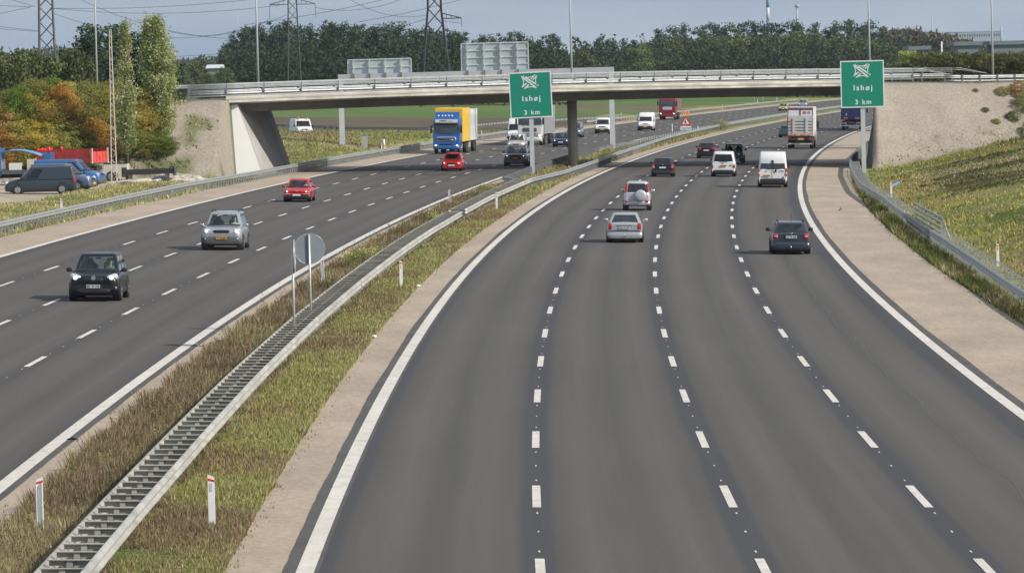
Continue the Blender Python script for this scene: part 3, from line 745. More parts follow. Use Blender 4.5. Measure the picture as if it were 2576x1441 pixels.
def board(u0, u1, top, nb, nh, name):
    mb = MB().loft([[gp(u, z, dy) for z, dy in ((top, .42), (top, .47), (-.55, .47), (-.55, .42))] for u in (u0, u1)], sm=False)
    b = part('sign_board', gl(mb), BACK, g)
    for k in range(nh):
        z = top - (top + .1) * k / (nh - 1)
        part('frame_bar', gl(MB().loft([[gp(u, z + a, dy) for a, dy in ((-.05, .34), (.05, .34), (.05, .42), (-.05, .42))] for u in (u0, u1)], sm=False)), BAR, b)
    for k in range(nb):
        u = u0 + (u1 - u0) * (k + .36) / nb
        part('frame_bar', gl(MB().loft([[gp(u + du, z, dy) for du, dy in ((-1.4, .16), (1.4, .16), (1.4, .34), (-1.4, .34))] for z in (top, -.58)], sm=False)), BAR, b)
        part('bracket', gl(MB().loft([[gp(u + du, z, dy) for du, dy in ((-2.0, -.42), (2.0, -.42), (2.0, -.30), (-2.0, -.30))] for z in (.06, -.7)], sm=False)), ZINC_D, g)
    for u in (u0, u1):
        part('frame_bar', gl(MB().loft([[gp(u + du, z, dy) for du, dy in ((-1.2, .34), (1.2, .34), (1.2, .42), (-1.2, .42))] for z in (top, -.55)], sm=False)), BAR, b)
board(879.5, 1039.5, 1.42, 4, 3, 'a')
board(1166, 1334.5, 2.72, 4, 5, 'b')

# ------------------------------------------------------------------ green direction signs
GREEN = mat('green_sign_sheet', (.005, .235, .155), .4, 0, .05, 1.0)
SWHITE = mat('white_sign_sheet', (.74, .78, .80), .4, 0, .03, 1.0)
POLE = mat('painted_pole', (.50, .535, .56), .45, .1, .06, 1.5)
def stroke(mb, pts, w, y, th=.012):
    """flat band of width w along 2-d points (x, z) on the plane y"""
    P2 = [Vector(p) for p in pts]; L = []; R = []
    for i, p in enumerate(P2):
        d = (P2[min(i + 1, len(P2) - 1)] - P2[max(i - 1, 0)]).normalized(); n = Vector((-d.y, d.x)) * w / 2
        L.append(p + n); R.append(p - n)
    rings = [[(a.x, y, a.y), (b.x, y, b.y), (b.x, y + th, b.y), (a.x, y + th, a.y)] for a, b in zip(L, R)]
    mb.loft(rings, sm=False)
def junction_sign(label, u, y, base_v, top_v, bot_v, wpx, roll, pw=.34):
    x = xat(u, y); base = G(x, y, -.2) if offof(x, y) > 12 else P(x, y, -.1)
    zt = P(x, y, hat(top_v, y)).z - base.z; zb = P(x, y, hat(bot_v, y)).z - base.z
    W = wpx * y / FPX; H_ = zt - zb
    t = thing('direction_sign', label, 'road sign', base, 0, 'green junction signs')
    part('pole', MB().box((0, .1, (zb + .4) / 2), (pw, .16, zb + .4)), POLE, t)
    part('pole', MB().box((0, .16, zb + H_ / 2), (pw * .8, .1, H_ * .9)), POLE, t)
    pn = part('sign_panel', MB().box((0, 0, 0), (W, .05, H_)), SWHITE, t, loc=(0, -.03, zb + H_ / 2), rot=(0, -roll, 0))
    part('green_field', MB().box((0, -.027, 0), (W - .17, .006, H_ - .17)), GREEN, pn)
    s = W / 1175.0
    q = lambda X, Z: ((X - 735) * s, (700 - Z) * s * (H_ / (1215 * s)))
    mb = MB(); Y = -.044
    for pts, w in (([(500, 205), (900, 525)], 38), ([(545, 190), (960, 468)], 38), ([(890, 180), (760, 285)], 24), ([(940, 195), (812, 308)], 24), ([(640, 385), (500, 490)], 34), ([(695, 425), (565, 535)], 34),
                   ([(570, 200), (640, 228), (720, 238), (800, 222), (870, 185)], 22), ([(505, 225), (540, 275), (560, 345), (545, 415), (515, 470)], 22), ([(930, 210), (895, 275), (885, 345), (900, 415), (940, 455)], 22),
                   ([(580, 530), (650, 498), (740, 484), (820, 498), (880, 525)], 22)):
        stroke(mb, [q(*p) for p in pts], w * s, Y)
    part('junction_emblem', mb, SWHITE, pn)
    for body, zz, sz, sp in (('Ishøj', 800, 205 * s, 1.32), ('3 km', 1170, 178 * s, 1.30)):
        me = textmesh(body, sz * 1.0, SWHITE, sp, bold=.010)
        link('lettering', me, pn, (q(745, 0)[0], -.036, q(0, zz)[1]), (math.pi / 2, 0, 0))
    return t
junction_sign('green sign reading Ishøj 3 km on the median before the bridge', 1339.5, 384, 442, 181.5, 297, 106.5, math.radians(1.6))
junction_sign('green sign reading Ishøj 3 km on the right verge before the gravel embankment', 2172.5, 384, 443, 153, 271, 109.5, math.radians(.1))

# round signs on the median
RIM = mat('sign_red', (.55, .03, .03), .4)
def round_sign(off, y, vc, label, rz):
    t = thing('round_sign', label, 'road sign', RP(off, y, 0), 0, 'round signs on the median')
    zc = hat(vc, y); r = .49
    part('pole', MB().tube([(0, 0, 0), (0, 0, zc + r - .02)], .038, 10), mat('zinc_pole', (.55, .56, .57), .4, .4), t)
    d = link('sign_disc', MB().tube([(0, -.012, 0), (0, .012, 0)], r, 40, sm=False).mesh('sign_disc', mat('disc_back', (.22, .25, .28), .5, .2)), t, (0.0, 0, zc), (0, 0, rz)); d.location = (.06 * math.sin(rz), .06 * math.cos(rz), zc)
    ring = MB()
    rings = [[(rr * math.cos(a), yy, rr * math.sin(a)) for rr, yy in ((r, -.014), (r + .012, -.02), (r + .012, .02), (r, .014))] for a in np.linspace(0, 2 * math.pi, 41)]
    part('rim', ring.loft(rings, caps=False), mat('zinc_pole', (.5, .5, .5)), d)
    part('red_ring', MB().loft([[(rr * math.cos(a), .022, rr * math.sin(a)) for rr in (r - .01, r - .11)] for a in np.linspace(0, 2 * math.pi, 41)], caps=False, closed=False), RIM, d)
    part('white_face', MB().tube([(0, .012, 0), (0, .016, 0)], r - .02, 40, sm=False), SWHITE, d)
    return t
round_sign(-11.36, 150.0, 644, 'round sign on the median seen edge-on, nearer of the two', math.radians(90.5))
round_sign(-11.40, 159.6, 626, 'round sign on the median showing its plain grey back, farther of the two', math.radians(8))

# roadworks sign beyond the bridge
x, y = at(1725, 341); t = thing('roadworks_sign', 'red bordered triangular roadworks sign with two orange flags on the median', 'road sign', P(x, y, 0))
k = y / FPX
part('pole', MB().tube([(0, .04, 0), (0, .04, 4.0 * .55)], .035, 8), POLE, t)
zb = hat(316, y); w = 14.0 * k
part('sign_panel', MB().prism([(-w, zb), (w, zb), (w * .9, zb + .02), (.03, zb + 1.72 * w), (-.03, zb + 1.72 * w), (-w * .9, zb + .02)][:2] + [(.04, zb + 1.75 * w), (-.04, zb + 1.75 * w)], -.015, .015, axis=1), RIM, t)
iw = w * .62; part('white_face', MB().prism([(-iw, zb + .16), (iw, zb + .16), (0, zb + .16 + 1.75 * iw)], -.02, -.014, axis=1), SWHITE, t)
mbm = MB(); BLK = mat('black_marking', (.02, .02, .02), .6)
for pts, ww in (([(-.10, .2), (-.02, .42), (.0, .62)], .07), ([(.08, .2), (.04, .42), (.0, .6)], .07), ([(.0, .6), (-.14, .46)], .05), ([(-.20, .60), (-.06, .22)], .035)):
    stroke(mbm, [(a, zb + b) for a, b in pts], ww, -.03)
mbm.tube([(.01, -.03, zb + .70), (.01, -.022, zb + .70)], .06, 10); part('worker_symbol', mbm, BLK, t)
part('supplementary_plate', MB().box((0, 0, zb - .32), (2.0 * w, .02, .42)), SWHITE, t)
link('lettering', textmesh('Vejarbejde', .30, BLK), t, (0, -.016, zb - .32), (math.pi / 2, 0, 0))
for s in (-1, 1):
    part('flag', MB().loft([[(s * .05 + s * a * .3, .03 * math.sin(6 * a), zb + 1.9 * w + .1 - .05 * a), (s * .05 + s * a * .3, .03 * math.sin(6 * a), zb + 1.9 * w + .52 - .1 * a)] for a in np.linspace(0, 1.4, 6)], caps=False, closed=False), ORANGE, t)
part('flag_staff', MB().tube([(0, .02, zb + 1.2), (0, .02, zb + 1.9 * w + .55)], .018, 6), POLE, t)
# ================================================================== vegetation
R_ = np.random.default_rng(11)
def leaf_quads(C, size, colors, up=0.0):
    n = len(C)
    a = R_.normal(size=(n, 3)); a[:, 2] *= (1 - up); a /= np.linalg.norm(a, axis=1)[:, None]
    b = R_.normal(size=(n, 3)); b = np.cross(a, b); b /= np.linalg.norm(b, axis=1)[:, None]
    s = (size * R_.uniform(.6, 1.25, n))[:, None] * .5
    V = np.stack([C - a * s, C - b * s * .62, C + a * s, C + b * s * .62], 1).reshape(-1, 3)
    F = np.arange(4 * n).reshape(n, 4)
    return V, F, colors
def crown_pts(prof, z0, z1, Rm, nclump, per, rc, flat=.8, axis=0):
    z = []; 
    while len(z) < nclump:
        t = R_.random()
        if R_.random() < prof(t): z.append(t)
    z = np.array(z); rad = np.array([prof(t) for t in z]) * Rm * np.sqrt(R_.uniform(.08, 1.0, nclump)) * R_.uniform(.8, 1.12, nclump)
    th = R_.uniform(0, 2 * math.pi, nclump)
    if axis: z[:axis] = np.linspace(.40, .93, axis); rad[:axis] *= .15
    cc = np.stack([rad * np.cos(th), rad * np.sin(th), z0 + (z1 - z0) * z], 1)
    idx = np.repeat(np.arange(nclump), per)
    rr = rc * R_.uniform(.6, 1.3, nclump)[idx]
    p = cc[idx] + R_.normal(size=(len(idx), 3)) * rr[:, None] * np.array([1, 1, flat]) * .5
    return p, idx
def mixcols(idx, cols, nclump, leafvar=.25, clumpvar=.3):
    cols = np.array(cols); w = R_.integers(0, len(cols), nclump)
    base = cols[w] * R_.uniform(1 - clumpvar, 1 + clumpvar, (nclump, 1))
    c = base[idx] * R_.uniform(1 - leafvar, 1 + leafvar, (len(idx), 1))
    return np.clip(c, .005, .9)
BARK = mat('bark', (.11, .09, .07), .9, 0, .25, 4, bump=.4)
def trunkmesh(h, r, lean=.02, limbs=6, spread=1.0, z0=.3):
    mb = MB(); top = Vector((lean * h, lean * h * .4, h))
    mb.tube([(0, 0, -.3), (lean * h * .3, 0, h * .35), top * .7, top], [r, r * .8, r * .5, r * .12], 7)
    for k in range(limbs):
        f = z0 + (1 - z0) * (k + .5) / limbs * .85; a = k * 2.4
        s = Vector((lean * h * f, 0, h * f)); L = spread * (1.1 - f) + .3
        mb.tube([s, s + Vector((math.cos(a) * L * .5, math.sin(a) * L * .5, L * .45)), s + Vector((math.cos(a) * L, math.sin(a) * L, L * .8))], [r * .4, r * .25, r * .06], 5)
    return mb.mesh('trunk', BARK)
LF = leafmat('foliage', .42, 1.38); LFD = leafmat('dark_foliage', .18)
def tree_variant(prof, h, z0, R, nclump, per, rc, leaf, cols, m, tr, limbs=6, up=0, flat=.8, axis=0):
    p, idx = crown_pts(prof, z0, h, R, nclump, per, rc, flat, axis)
    V, F, c = leaf_quads(p, leaf, mixcols(idx, cols, nclump), up)
    return npmesh('crown', V, F, m, c), trunkmesh(h * .92, tr, .01 + .02 * R_.random(), limbs, R * .8, max(.08, z0 / h))
def put_tree(name, label, var, x, y, h, H0, cat='tree', group=None, sxy=1.0, base=None, rz=None, crownname='crown', trunkname='trunk'):
    t = thing(name, label, cat, G(x, y, -.1) if base is None else base, R_.uniform(0, 6.28) if rz is None else rz, group)
    s = h / H0; t.scale = (s * sxy, s * sxy, s)
    link(crownname, var[0], t); link(trunkname, var[1], t)
    return t
DK = [(.055, .085, .052), (.075, .105, .058), (.045, .070, .050), (.095, .120, .065)]
prof_col = lambda t: min(1, .45 + 2.2 * t) * (1 - max(0, t - .55) ** 1.3 * 2.2) if t < .98 else .1
prof_alder = lambda t: (min(1, .7 + 1.2 * t)) * max(.36, (1 - max(0, t - .42) / .66)) ** .8
prof_round = lambda t: math.sqrt(max(.02, 1 - (2 * t - 1) ** 2 * .95))
alders = [tree_variant(prof_alder, 15, 2.2, 2.2 + .3 * k, 84, 40, .72, .42, DK, LFD, .18, 8, axis=14) for k in range(4)]
rounds = [tree_variant(prof_round, 12, 1.6, 4.0, 90, 48, 1.1, .52, [(.11, .14, .06), (.09, .12, .055), (.14, .16, .07)], LFD, .25, 8) for k in range(3)]
def ztoh(v, u, y):
    """tree height needed for its top to show at row v (standing at u, y)"""
    x = xat(u, y); return x, hat(v, y) - ground_at(x, y)
def treeline(pts, ys, step, vs, variants, H0, sxy, label, group, seed, name='tree', jit=8, labels=None):
    r = random.Random(seed); u = pts[0][0]; k = 0
    f = lerp_tab(pts)
    while u < pts[-1][0]:
        y = ys[0] + (ys[1] - ys[0]) * r.random()
        x, h = ztoh(f(u) + r.uniform(-jit, jit), u, y)
        t = put_tree(name, label, variants[k % len(variants)], x, y, h, H0, 'tree', group, sxy * r.uniform(.78, 1.15)); k += 1
        u += step * r.uniform(.75, 1.25)
treeline([(560, 120), (585, 88), (640, 66), (760, 60), (900, 60), (1000, 66), (1100, 78), (1165, 84)], (1075, 1095), 27, 0, alders, 15, 1.0, 'tall narrow dark tree in the dense row behind the pylons', 'dark row of trees behind the pylons', 3)
treeline([(575, 112), (640, 80), (760, 72), (900, 70), (1000, 76), (1165, 90)], (1110, 1140), 24, 0, alders, 15, 1.1, 'tall narrow dark tree in the dense row behind the pylons', 'dark row of trees behind the pylons', 4)
treeline([(1160, 94), (1250, 96), (1310, 88), (1370, 84), (1405, 100), (1425, 140)], (1150, 1180), 21, 0, alders, 15, 1.0, 'dark tree of the lower row behind the large gantry sign board', 'dark row of trees behind the sign gantry', 5, jit=10)
treeline([(1175, 118), (1300, 108), (1400, 112)], (1200, 1230), 26, 0, alders, 15, 1.25, 'dark tree of the lower row behind the large gantry sign board', 'dark row of trees behind the sign gantry', 6)
treeline([(1462, 122), (1490, 100), (1540, 96), (1590, 108), (1630, 112)], (1330, 1360), 25, 0, alders, 15, 1.15, 'dark tree of the low row between the lamp post and the long wood', 'trees of the long wood beyond the bridge', 7, jit=6)
treeline([(1625, 118), (1655, 88), (1720, 80), (1800, 72), (1900, 68), (2010, 68), (2080, 82), (2110, 72), (2180, 66), (2225, 82), (2245, 112)], (1370, 1410), 19, 0, [alders[0], rounds[0], alders[2], rounds[1], alders[3]], 14, 1.3, 'dark green tree of the long wood beyond the bridge', 'trees of the long wood beyond the bridge', 8, jit=7)
treeline([(1640, 104), (1800, 90), (2000, 90), (2225, 100)], (1330, 1350), 33, 0, rounds, 12, 1.0, 'dark green tree of the long wood beyond the bridge', 'trees of the long wood beyond the bridge', 9, jit=9)
# left background
for k, (u, v, y, s, lb) in enumerate([(4, 118, 470, 1.2, 'dark round tree at the left edge behind the orange bushes'), (38, 140, 455, 1.0, 'low dark tree between the left edge and the first pylon'), (78, 128, 480, 1.0, 'pale green tree just left of the first pylon'),
                                      (112, 134, 470, .9, 'dark tree at the foot of the first pylon'), (150, 132, 480, 1.0, 'dark tree right of the foot of the first pylon'), (182, 126, 490, .9, 'pale green topped tree left of the slim mast'), (206, 130, 480, .9, 'dark low tree in front of the slim mast')]):
    x, h = ztoh(v, u, y); put_tree('broadleaf_tree', lb, rounds[k % 3], x, y, h, 12, group='trees behind the bushes on the left', sxy=s * .8)
for k, (u, v, y) in enumerate([(222, 88, 500), (238, 70, 505), (258, 64, 500), (285, 66, 510), (306, 72, 505), (348, 82, 500), (368, 84, 505), (390, 78, 500), (425, 120, 505), (448, 160, 500)]):
    x, h = ztoh(v, u, y); put_tree('tree', 'tall dark tree behind the two pale poplars and the lattice lamp post', alders[k % 4], x, y, h, 15, group='dark trees behind the poplars', sxy=1.25)
for k, (u, v, y) in enumerate([(455, 158, 1150), (480, 152, 1180), (510, 155, 1160), (540, 158, 1200), (566, 160, 1170), (520, 184, 1000), (536, 186, 990), (552, 183, 1005), (568, 172, 1000)]):
    x, h = ztoh(v, u, y); put_tree('broadleaf_tree', 'small distant round tree beside the white roofed shed', rounds[k % 3], x, y, h, 12, group='distant trees beside the white shed')
for k, (u, v, y) in enumerate([(1432, 128, 1300), (1450, 124, 1320), (1465, 128, 1280), (1600, 112, 1250), (1615, 108, 1270)]):
    x, h = ztoh(v, u, y); put_tree('broadleaf_tree', 'small distant tree seen in a gap of the wood beyond the bridge', rounds[k % 3], x, y, h, 12, group='distant trees in the gaps of the wood')
# wooded hill far right
hillv = [tree_variant(prof_round, 12, 1.0, 5.0, 60, 26, 1.6, 1.2, [(.10, .12, .07), (.075, .095, .06), (.13, .10, .08)], LFD, .3, 4)]
rr = random.Random(5)
hf = lerp_tab([(2240, 86), (2300, 84), (2345, 90), (2400, 98), (2435, 112), (2470, 120)])
for k in range(34):
    u = 2238 + 234 * (k % 17) / 16 + rr.uniform(-5, 5); y = 1500 + 250 * (k // 17) + rr.uniform(0, 100)
    x, h = ztoh(hf(u) + (0 if k >= 17 else 14) + rr.uniform(-3, 3), u, y)
    put_tree('hill_tree', 'hazy tree of the wooded rise above the hedge on the far right', hillv[0], x, y, h, 12, group='trees of the far wooded rise', sxy=.9)
# distant wood along the horizon
n = 26000; y = R_.uniform(2300, 2600, n); x = R_.uniform(-330, 330, n)
env = 6 + 8 * vnoise(x, y * 0 + 3, 28) + 5 * vnoise(x, y * 0 + 8, 9); z = env * np.sqrt(R_.random(n))
Cw = np.stack([x, y, z - KX * np.clip(x, -400, 400) - MY * 2000], 1)
V, F, c = leaf_quads(Cw, 2.4, np.array([.085, .105, .065]) * R_.uniform(.6, 1.3, (n, 1)))
tag(link('distant_wood', npmesh('distant_wood', V, F, LFD, c)), 'low continuous belt of distant woodland along the whole horizon', 'woodland', kind='stuff')
# undergrowth that closes the foot of the tree rows
for nm, ua, ub, va, vb, yy_, lb in (('undergrowth', 565, 1430, 124, 200, 1062, 'dark undergrowth at the foot of the tall tree row'), ('undergrowth', 1440, 2330, 112, 190, 1318, 'dark undergrowth at the foot of the long wood')):
    n = 15000; u = R_.uniform(ua, ub, n); y = yy_ + R_.uniform(-6, 26, n); xx = (u - CX) / FPX * y
    top = np.array([hat(va, yy_)] * n) * (.75 + .5 * vnoise(xx, y, 3.5)); z = top * R_.random(n) ** .7
    V, F, c = leaf_quads(np.stack([xx, y, z - KX * xx - MY * y], 1), .9, np.array([.045, .062, .036]) * R_.uniform(.5, 1.4, (n, 1)))
    tag(link(nm, npmesh(nm, V, F, LFD, c)), lb, 'undergrowth', kind='stuff')
# big hedge on the right behind the cross road
def hedge(name, label, ua, ub, y0, depth, vt, vb_, leaf, cols, n, seed):
    u = R_.uniform(ua, ub, n); y = y0 + R_.uniform(0, depth, n); xx = (u - CX) / FPX * y
    ht = hat(vt, y0); hb = hat(vb_, y0) - 2
    top = ht - (ht - hb) * .14 * (vnoise(xx + seed, y, 1.6) + vnoise(xx, y + seed, .7) * .6)
    z = hb + (top - hb) * R_.random(n) ** .6
    cl = np.array(cols)[R_.integers(0, len(cols), n)] * (.55 + .9 * vnoise(xx * 1.3 + z * 2, z * 3 + seed, .9))[:, None] * R_.uniform(.8, 1.2, (n, 1))
    V, F, c = leaf_quads(np.stack([xx, y - .9 * vnoise(xx, z * 1.4, .9), z - KX * xx - MY * y], 1), leaf, cl)
    t = thing(name, label, 'hedge', P(xat(.5 * (ua + ub), y0), y0, 0)); V = V - np.array(t.location)
    link('foliage', npmesh('foliage', V, F, LF, c), t); mbs = MB()
    for k in range(10):
        uu = ua + (ub - ua) * (k + .5) / 10; b = P(xat(uu, y0 + depth / 2), y0 + depth / 2, hb) - t.location; mbs.tube([b - Vector((0, 0, 3)), b + Vector((0, 0, (ht - hb) * .6))], .08, 5)
    part('stems', mbs, BARK, t)
hedge('hedge', 'broad olive green hedge behind the cross road at the far right', 2292, 2640, 505, 7, 124, 192, .30, [(.115, .13, .055), (.085, .105, .045), (.15, .15, .06)], 24000, 3)
hedge('hedge', 'dull green hedge between the right direction sign and the broad olive hedge', 2232, 2300, 520, 5, 152, 192, .30, [(.075, .095, .04), (.09, .11, .05)], 6000, 13)
hedge('hedge', 'yellow green bush rising behind the hedge beside the right direction sign', 2262, 2306, 530, 4, 118, 170, .28, [(.24, .30, .09), (.30, .34, .12), (.16, .2, .07)], 2600, 23)

# ---- autumn bushes on the left
OLV = [(.30, .26, .075), (.21, .21, .06), (.36, .29, .08)]; ORG = [(.48, .26, .07), (.42, .20, .06), (.40, .30, .08)]; YEL = [(.50, .37, .07), (.38, .31, .08), (.28, .27, .07)]
GRN = [(.10, .16, .03), (.14, .20, .04), (.075, .115, .03)]; RUS = [(.36, .20, .10), (.30, .19, .08), (.26, .21, .07)]; MOS = [(.22, .23, .07), (.28, .26, .09), (.17, .18, .055)]
prof_bush = lambda t: (.62 + .5 * math.sin(math.pi * min(1, t * 1.05)) ** .8) * (1 - max(0, t - .72) * 2.2)
bushv = {k: [tree_variant(prof_bush, 6, .2, 2.3, 170, 62, .55, .165, c, LF, .07, 9) for _ in range(2)] for k, c in dict(o=ORG, y=YEL, g=GRN, v=OLV, r=RUS, m=MOS).items()}
names = dict(o='orange', y='golden yellow', g='fresh green', v='olive', r='rust red', m='mossy green')
BL = [  # u, top row, distance, kind, width, where
 (-10, 232, 392, 'm', 1.0, 'at the left edge, back row'), (28, 222, 394, 'm', .9, 'near the left edge, back row'), (62, 214, 392, 'g', .8, 'right of the left edge, back row'), (100, 192, 396, 'm', 1.0, 'below the first pylon'), (140, 196, 394, 'g', .8, 'just right of the first pylon foot'),
 (178, 208, 392, 'v', .9, 'above the red truck, back row'), (214, 205, 396, 'm', 1.0, 'below the slim lamp mast'), (246, 200, 392, 'm', .9, 'left of the lattice lamp post, back row'), (285, 205, 394, 'v', .9, 'behind the lattice lamp post'), (322, 214, 390, 'm', .9, 'at the foot of the smaller poplar'), (362, 222, 388, 'y', .8, 'between the two poplars'),
 (10, 262, 380, 'r', .9, 'low at the left edge'), (48, 226, 382, 'g', .7, 'dense and dark, left of the golden ones'), (84, 236, 380, 'y', .9, 'above the blue flatbed truck'), (122, 240, 378, 'v', 1.0, 'above the left end of the red truck box'), (160, 206, 382, 'o', .75, 'bright, tallest of the orange ones'), (196, 250, 378, 'm', 1.0, 'above the middle of the red truck box'),
 (232, 246, 380, 'v', .9, 'above the right end of the red truck box'), (272, 262, 376, 'm', .9, 'directly right of the lattice post top half'), (306, 252, 378, 'v', 1.0, 'right of the lattice lamp post'), (345, 256, 376, 'y', .8, 'left of the gravel slope, upper'), (378, 262, 374, 'v', .8, 'next to the gravel slope, upper'),
 (-4, 318, 372, 'o', .9, 'low behind the blue truck cab at the left edge'), (36, 308, 372, 'v', 1.0, 'low behind the flatbed truck'), (78, 302, 372, 'y', .9, 'low, left of the red truck'), (118, 312, 371, 'v', .9, 'low, behind the red truck box'), (158, 306, 372, 'm', .9, 'low, behind the middle of the red truck'), (196, 318, 371, 'g', .8, 'low and green, behind the red tailboard'),
 (240, 296, 370, 'o', .85, 'wide orange one left of the lattice post'), (270, 336, 368, 'r', .8, 'low rusty one at the lattice post'), (306, 318, 369, 'g', .9, 'low green one right of the lattice post'), (345, 322, 368, 'm', .9, 'low, above the black steel beam'), (384, 330, 367, 'g', .9, 'low, above the right half of the steel beam'), (412, 352, 368, 'm', .75, 'lowest one, against the gravel slope'), (428, 402, 367, 'g', .5, 'tiny one at the foot of the gravel slope')]
for k, (u, v, y, kd, w, where) in enumerate(BL):
    y = BR(xat(u, 380)) - (2.5 + R_.uniform(-1, 1) if y > 386 else 4.5 if y > 373 else 6.5)
    x, h = ztoh(v, u, y)
    if y > 386:                                        # those grow on the embankment side
        pass
    put_tree('bush', names[kd] + ' autumn bush ' + where, bushv[kd][k % 2], x, y, max(h, 1.2), 6, 'bush', 'autumn bushes behind the parked vehicles', sxy=w * 5.3 / max(h, 1.2) if h > 1.2 else w * 3.2, crownname='foliage', trunkname='stem')
# poplars
POPC = [(.28, .32, .12), (.35, .39, .20), (.20, .25, .09), (.44, .46, .28)]
def poplar(u, v, y, lb, lobes, z0, sx):
    x, h = ztoh(v, u, y); C = []; I = []; k0 = 0
    for dx, za, zb, R0, ncl in lobes:
        p, idx = crown_pts(lambda t: (.35 + .65 * math.sin(math.pi * min(1, t + .12))) , za * h, zb * h, R0, ncl, 60, .42, 1.2)
        p[:, 0] += dx; C.append(p); I.append(idx + k0); k0 += ncl
    p = np.concatenate(C); idx = np.concatenate(I)
    V, F, c = leaf_quads(p, .17, mixcols(idx, POPC, k0, .3, .28))
    t = thing('poplar', lb, 'tree', G(x, y, -.1), 0, 'pale poplars')
    link('crown', npmesh('crown', V, F, LF, c), t); link('trunk', trunkmesh(h * .96, .16, .004, 14, 1.0, .1), t)
poplar(322, 46, 368, 'slim pale green poplar just right of the lattice lamp post', [(0, .42, .90, .74, 70), (.1, .82, 1.0, .36, 16), (-.1, .20, .55, .85, 60)], 1, 1)
poplar(405, 38, 376, 'taller and broader pale green poplar in front of the bridge end', [(-.55, .42, .95, .85, 75), (.30, .36, .88, 1.22, 140), (.0, .85, 1.0, .45, 26), (-.65, .84, .97, .36, 18), (.35, .04, .50, .78, 70)], 1, 1)

# ---- grass and weeds
GM = leafmat('grass_blades', .42)
def blades(name, label, offr, yr, n, hmin, hmax, cols, wbase=.009, pw=1.6, clump=2.0, lean=.33, terrain=False, mask=None, zoff=-.02, cat='grass', macro=None):
    t = R_.random(n); a = yr[0] ** (1 - pw); b = yr[1] ** (1 - pw); y = (a + (b - a) * t) ** (1 / (1 - pw))
    o = R_.uniform(offr[0], offr[1], n)
    xb_ = np.array([4.31]) + C1 * (y - 90) + C2 * (y - 90) ** 2 + C3 * (y - 90) ** 3
    d = C1 + 2 * C2 * (y - 90) + 3 * C3 * (y - 90) ** 2; x = xb_ + o * np.sqrt(1 + d * d)
    cl = vnoise(x + 11, y * .5, clump * .5); cl2 = vnoise(x + 50, y * .6 + 7, clump * 1.7); fine = vnoise(x, y, .35)
    keep = R_.random(n) < (.35 + .65 * fine)
    if mask is not None: keep &= mask(o, x, y, h=ground_h(o, x, y))
    x, y, o, cl, cl2, fine = (q[keep] for q in (x, y, o, cl, cl2, fine)); n = len(x)
    h = (hmin + (hmax - hmin) * (cl * .6 + fine * .4) ** 1.5) * R_.uniform(.6, 1.3, n)
    z = (ground_h(o, x, y) if terrain else np.zeros(n)) - KX * x - MY * y + zoff
    w = (wbase + .00013 * y) * R_.uniform(.7, 1.4, n)
    th = R_.uniform(0, math.pi, n); wx = np.cos(th) * w; wy = np.sin(th) * w
    lx = np.clip(R_.normal(0, lean, n), -.55, .55) * h; ly = np.clip(R_.normal(0, lean, n), -.55, .55) * h; h = np.minimum(h, hmax * 1.25)
    B0 = np.stack([x - wx, y - wy, z], 1); B1 = np.stack([x + wx, y + wy, z], 1); T0 = np.stack([x + lx, y + ly, z + h], 1)
    V = np.stack([B0, B1, T0], 1).reshape(-1, 3); F = np.arange(3 * n).reshape(n, 3)
    cols = np.array(cols, float); k = len(cols)
    q = np.clip(cl2 * 1.5 - .25 + R_.normal(0, .22, n), 0, .999) * (k - 1); i = q.astype(int); f = (q - i)[:, None]
    c = cols[i] * (1 - f) + cols[np.minimum(i + 1, k - 1)] * f
    c = c * R_.uniform(.6, 1.4, (n, 1))
    if macro is not None: c = macro(c, o, x, y)
    return tag(link(name, npmesh(name, V, F, GM, c)), label, cat, kind='stuff')
gG = (.22, .265, .075); gL = (.34, .36, .12); gS = (.52, .44, .27); gB = (.29, .205, .14); gD = (.13, .165, .055); gY = (.45, .40, .17); gR = (.33, .235, .16)
blades('grass', 'mixed green and brown grass on the median right of the barrier', (-11.0, -9.22), (66, 345), 190000, .05, .30, [gB, gR, gY, gG, gL, gS, gG, gB], clump=2.6)
blades('dry_weeds', 'brown dry weeds on the median left of the barrier', (-13.68, -11.75), (66, 345), 160000, .15, .60, [gD, gB, gR, gS, gB, gR, gG, gS], wbase=.010, clump=1.8, cat='weeds')
blades('grass', 'sparse grass growing under the ladder-like median barrier', (-11.75, -10.95), (66, 345), 26000, .05, .28, [gB, gR, gD, gB], clump=2.0)
blades('grass', 'green and straw coloured grass on the widened median around the bridge pier', (-12.9, -9.35), (340, 620), 34000, .12, .55, [gB, gY, gL, gS, gG, gB], wbase=.02, pw=1.2)
blades('grass', 'tall dark green grass in front of the right verge rail', (12.0, 13.0), (120, 420), 44000, .12, .50, [gD, gG, gY, gD, gS], clump=2.2)
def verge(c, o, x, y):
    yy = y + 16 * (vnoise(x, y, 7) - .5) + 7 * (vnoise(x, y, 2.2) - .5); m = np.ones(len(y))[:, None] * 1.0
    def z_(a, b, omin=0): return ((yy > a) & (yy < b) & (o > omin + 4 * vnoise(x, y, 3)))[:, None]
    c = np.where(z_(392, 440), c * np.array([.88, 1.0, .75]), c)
    c = np.where(z_(368, 380, 15) | z_(300, 350, 15), c * .25 + np.array([.012, .024, .005]), c)  # shade of the hollows painted as dark bands of blades
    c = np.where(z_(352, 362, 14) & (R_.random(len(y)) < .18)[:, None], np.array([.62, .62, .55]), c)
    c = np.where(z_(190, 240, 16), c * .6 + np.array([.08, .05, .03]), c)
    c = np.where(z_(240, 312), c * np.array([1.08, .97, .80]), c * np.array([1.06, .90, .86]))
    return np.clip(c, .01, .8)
vm = lambda o, x, y, h: (h < np.clip((o - 15) * .26, 0, None) + .8) & (np.abs((y - (410 + .7 * x)) / 1.2207) > 8.8)
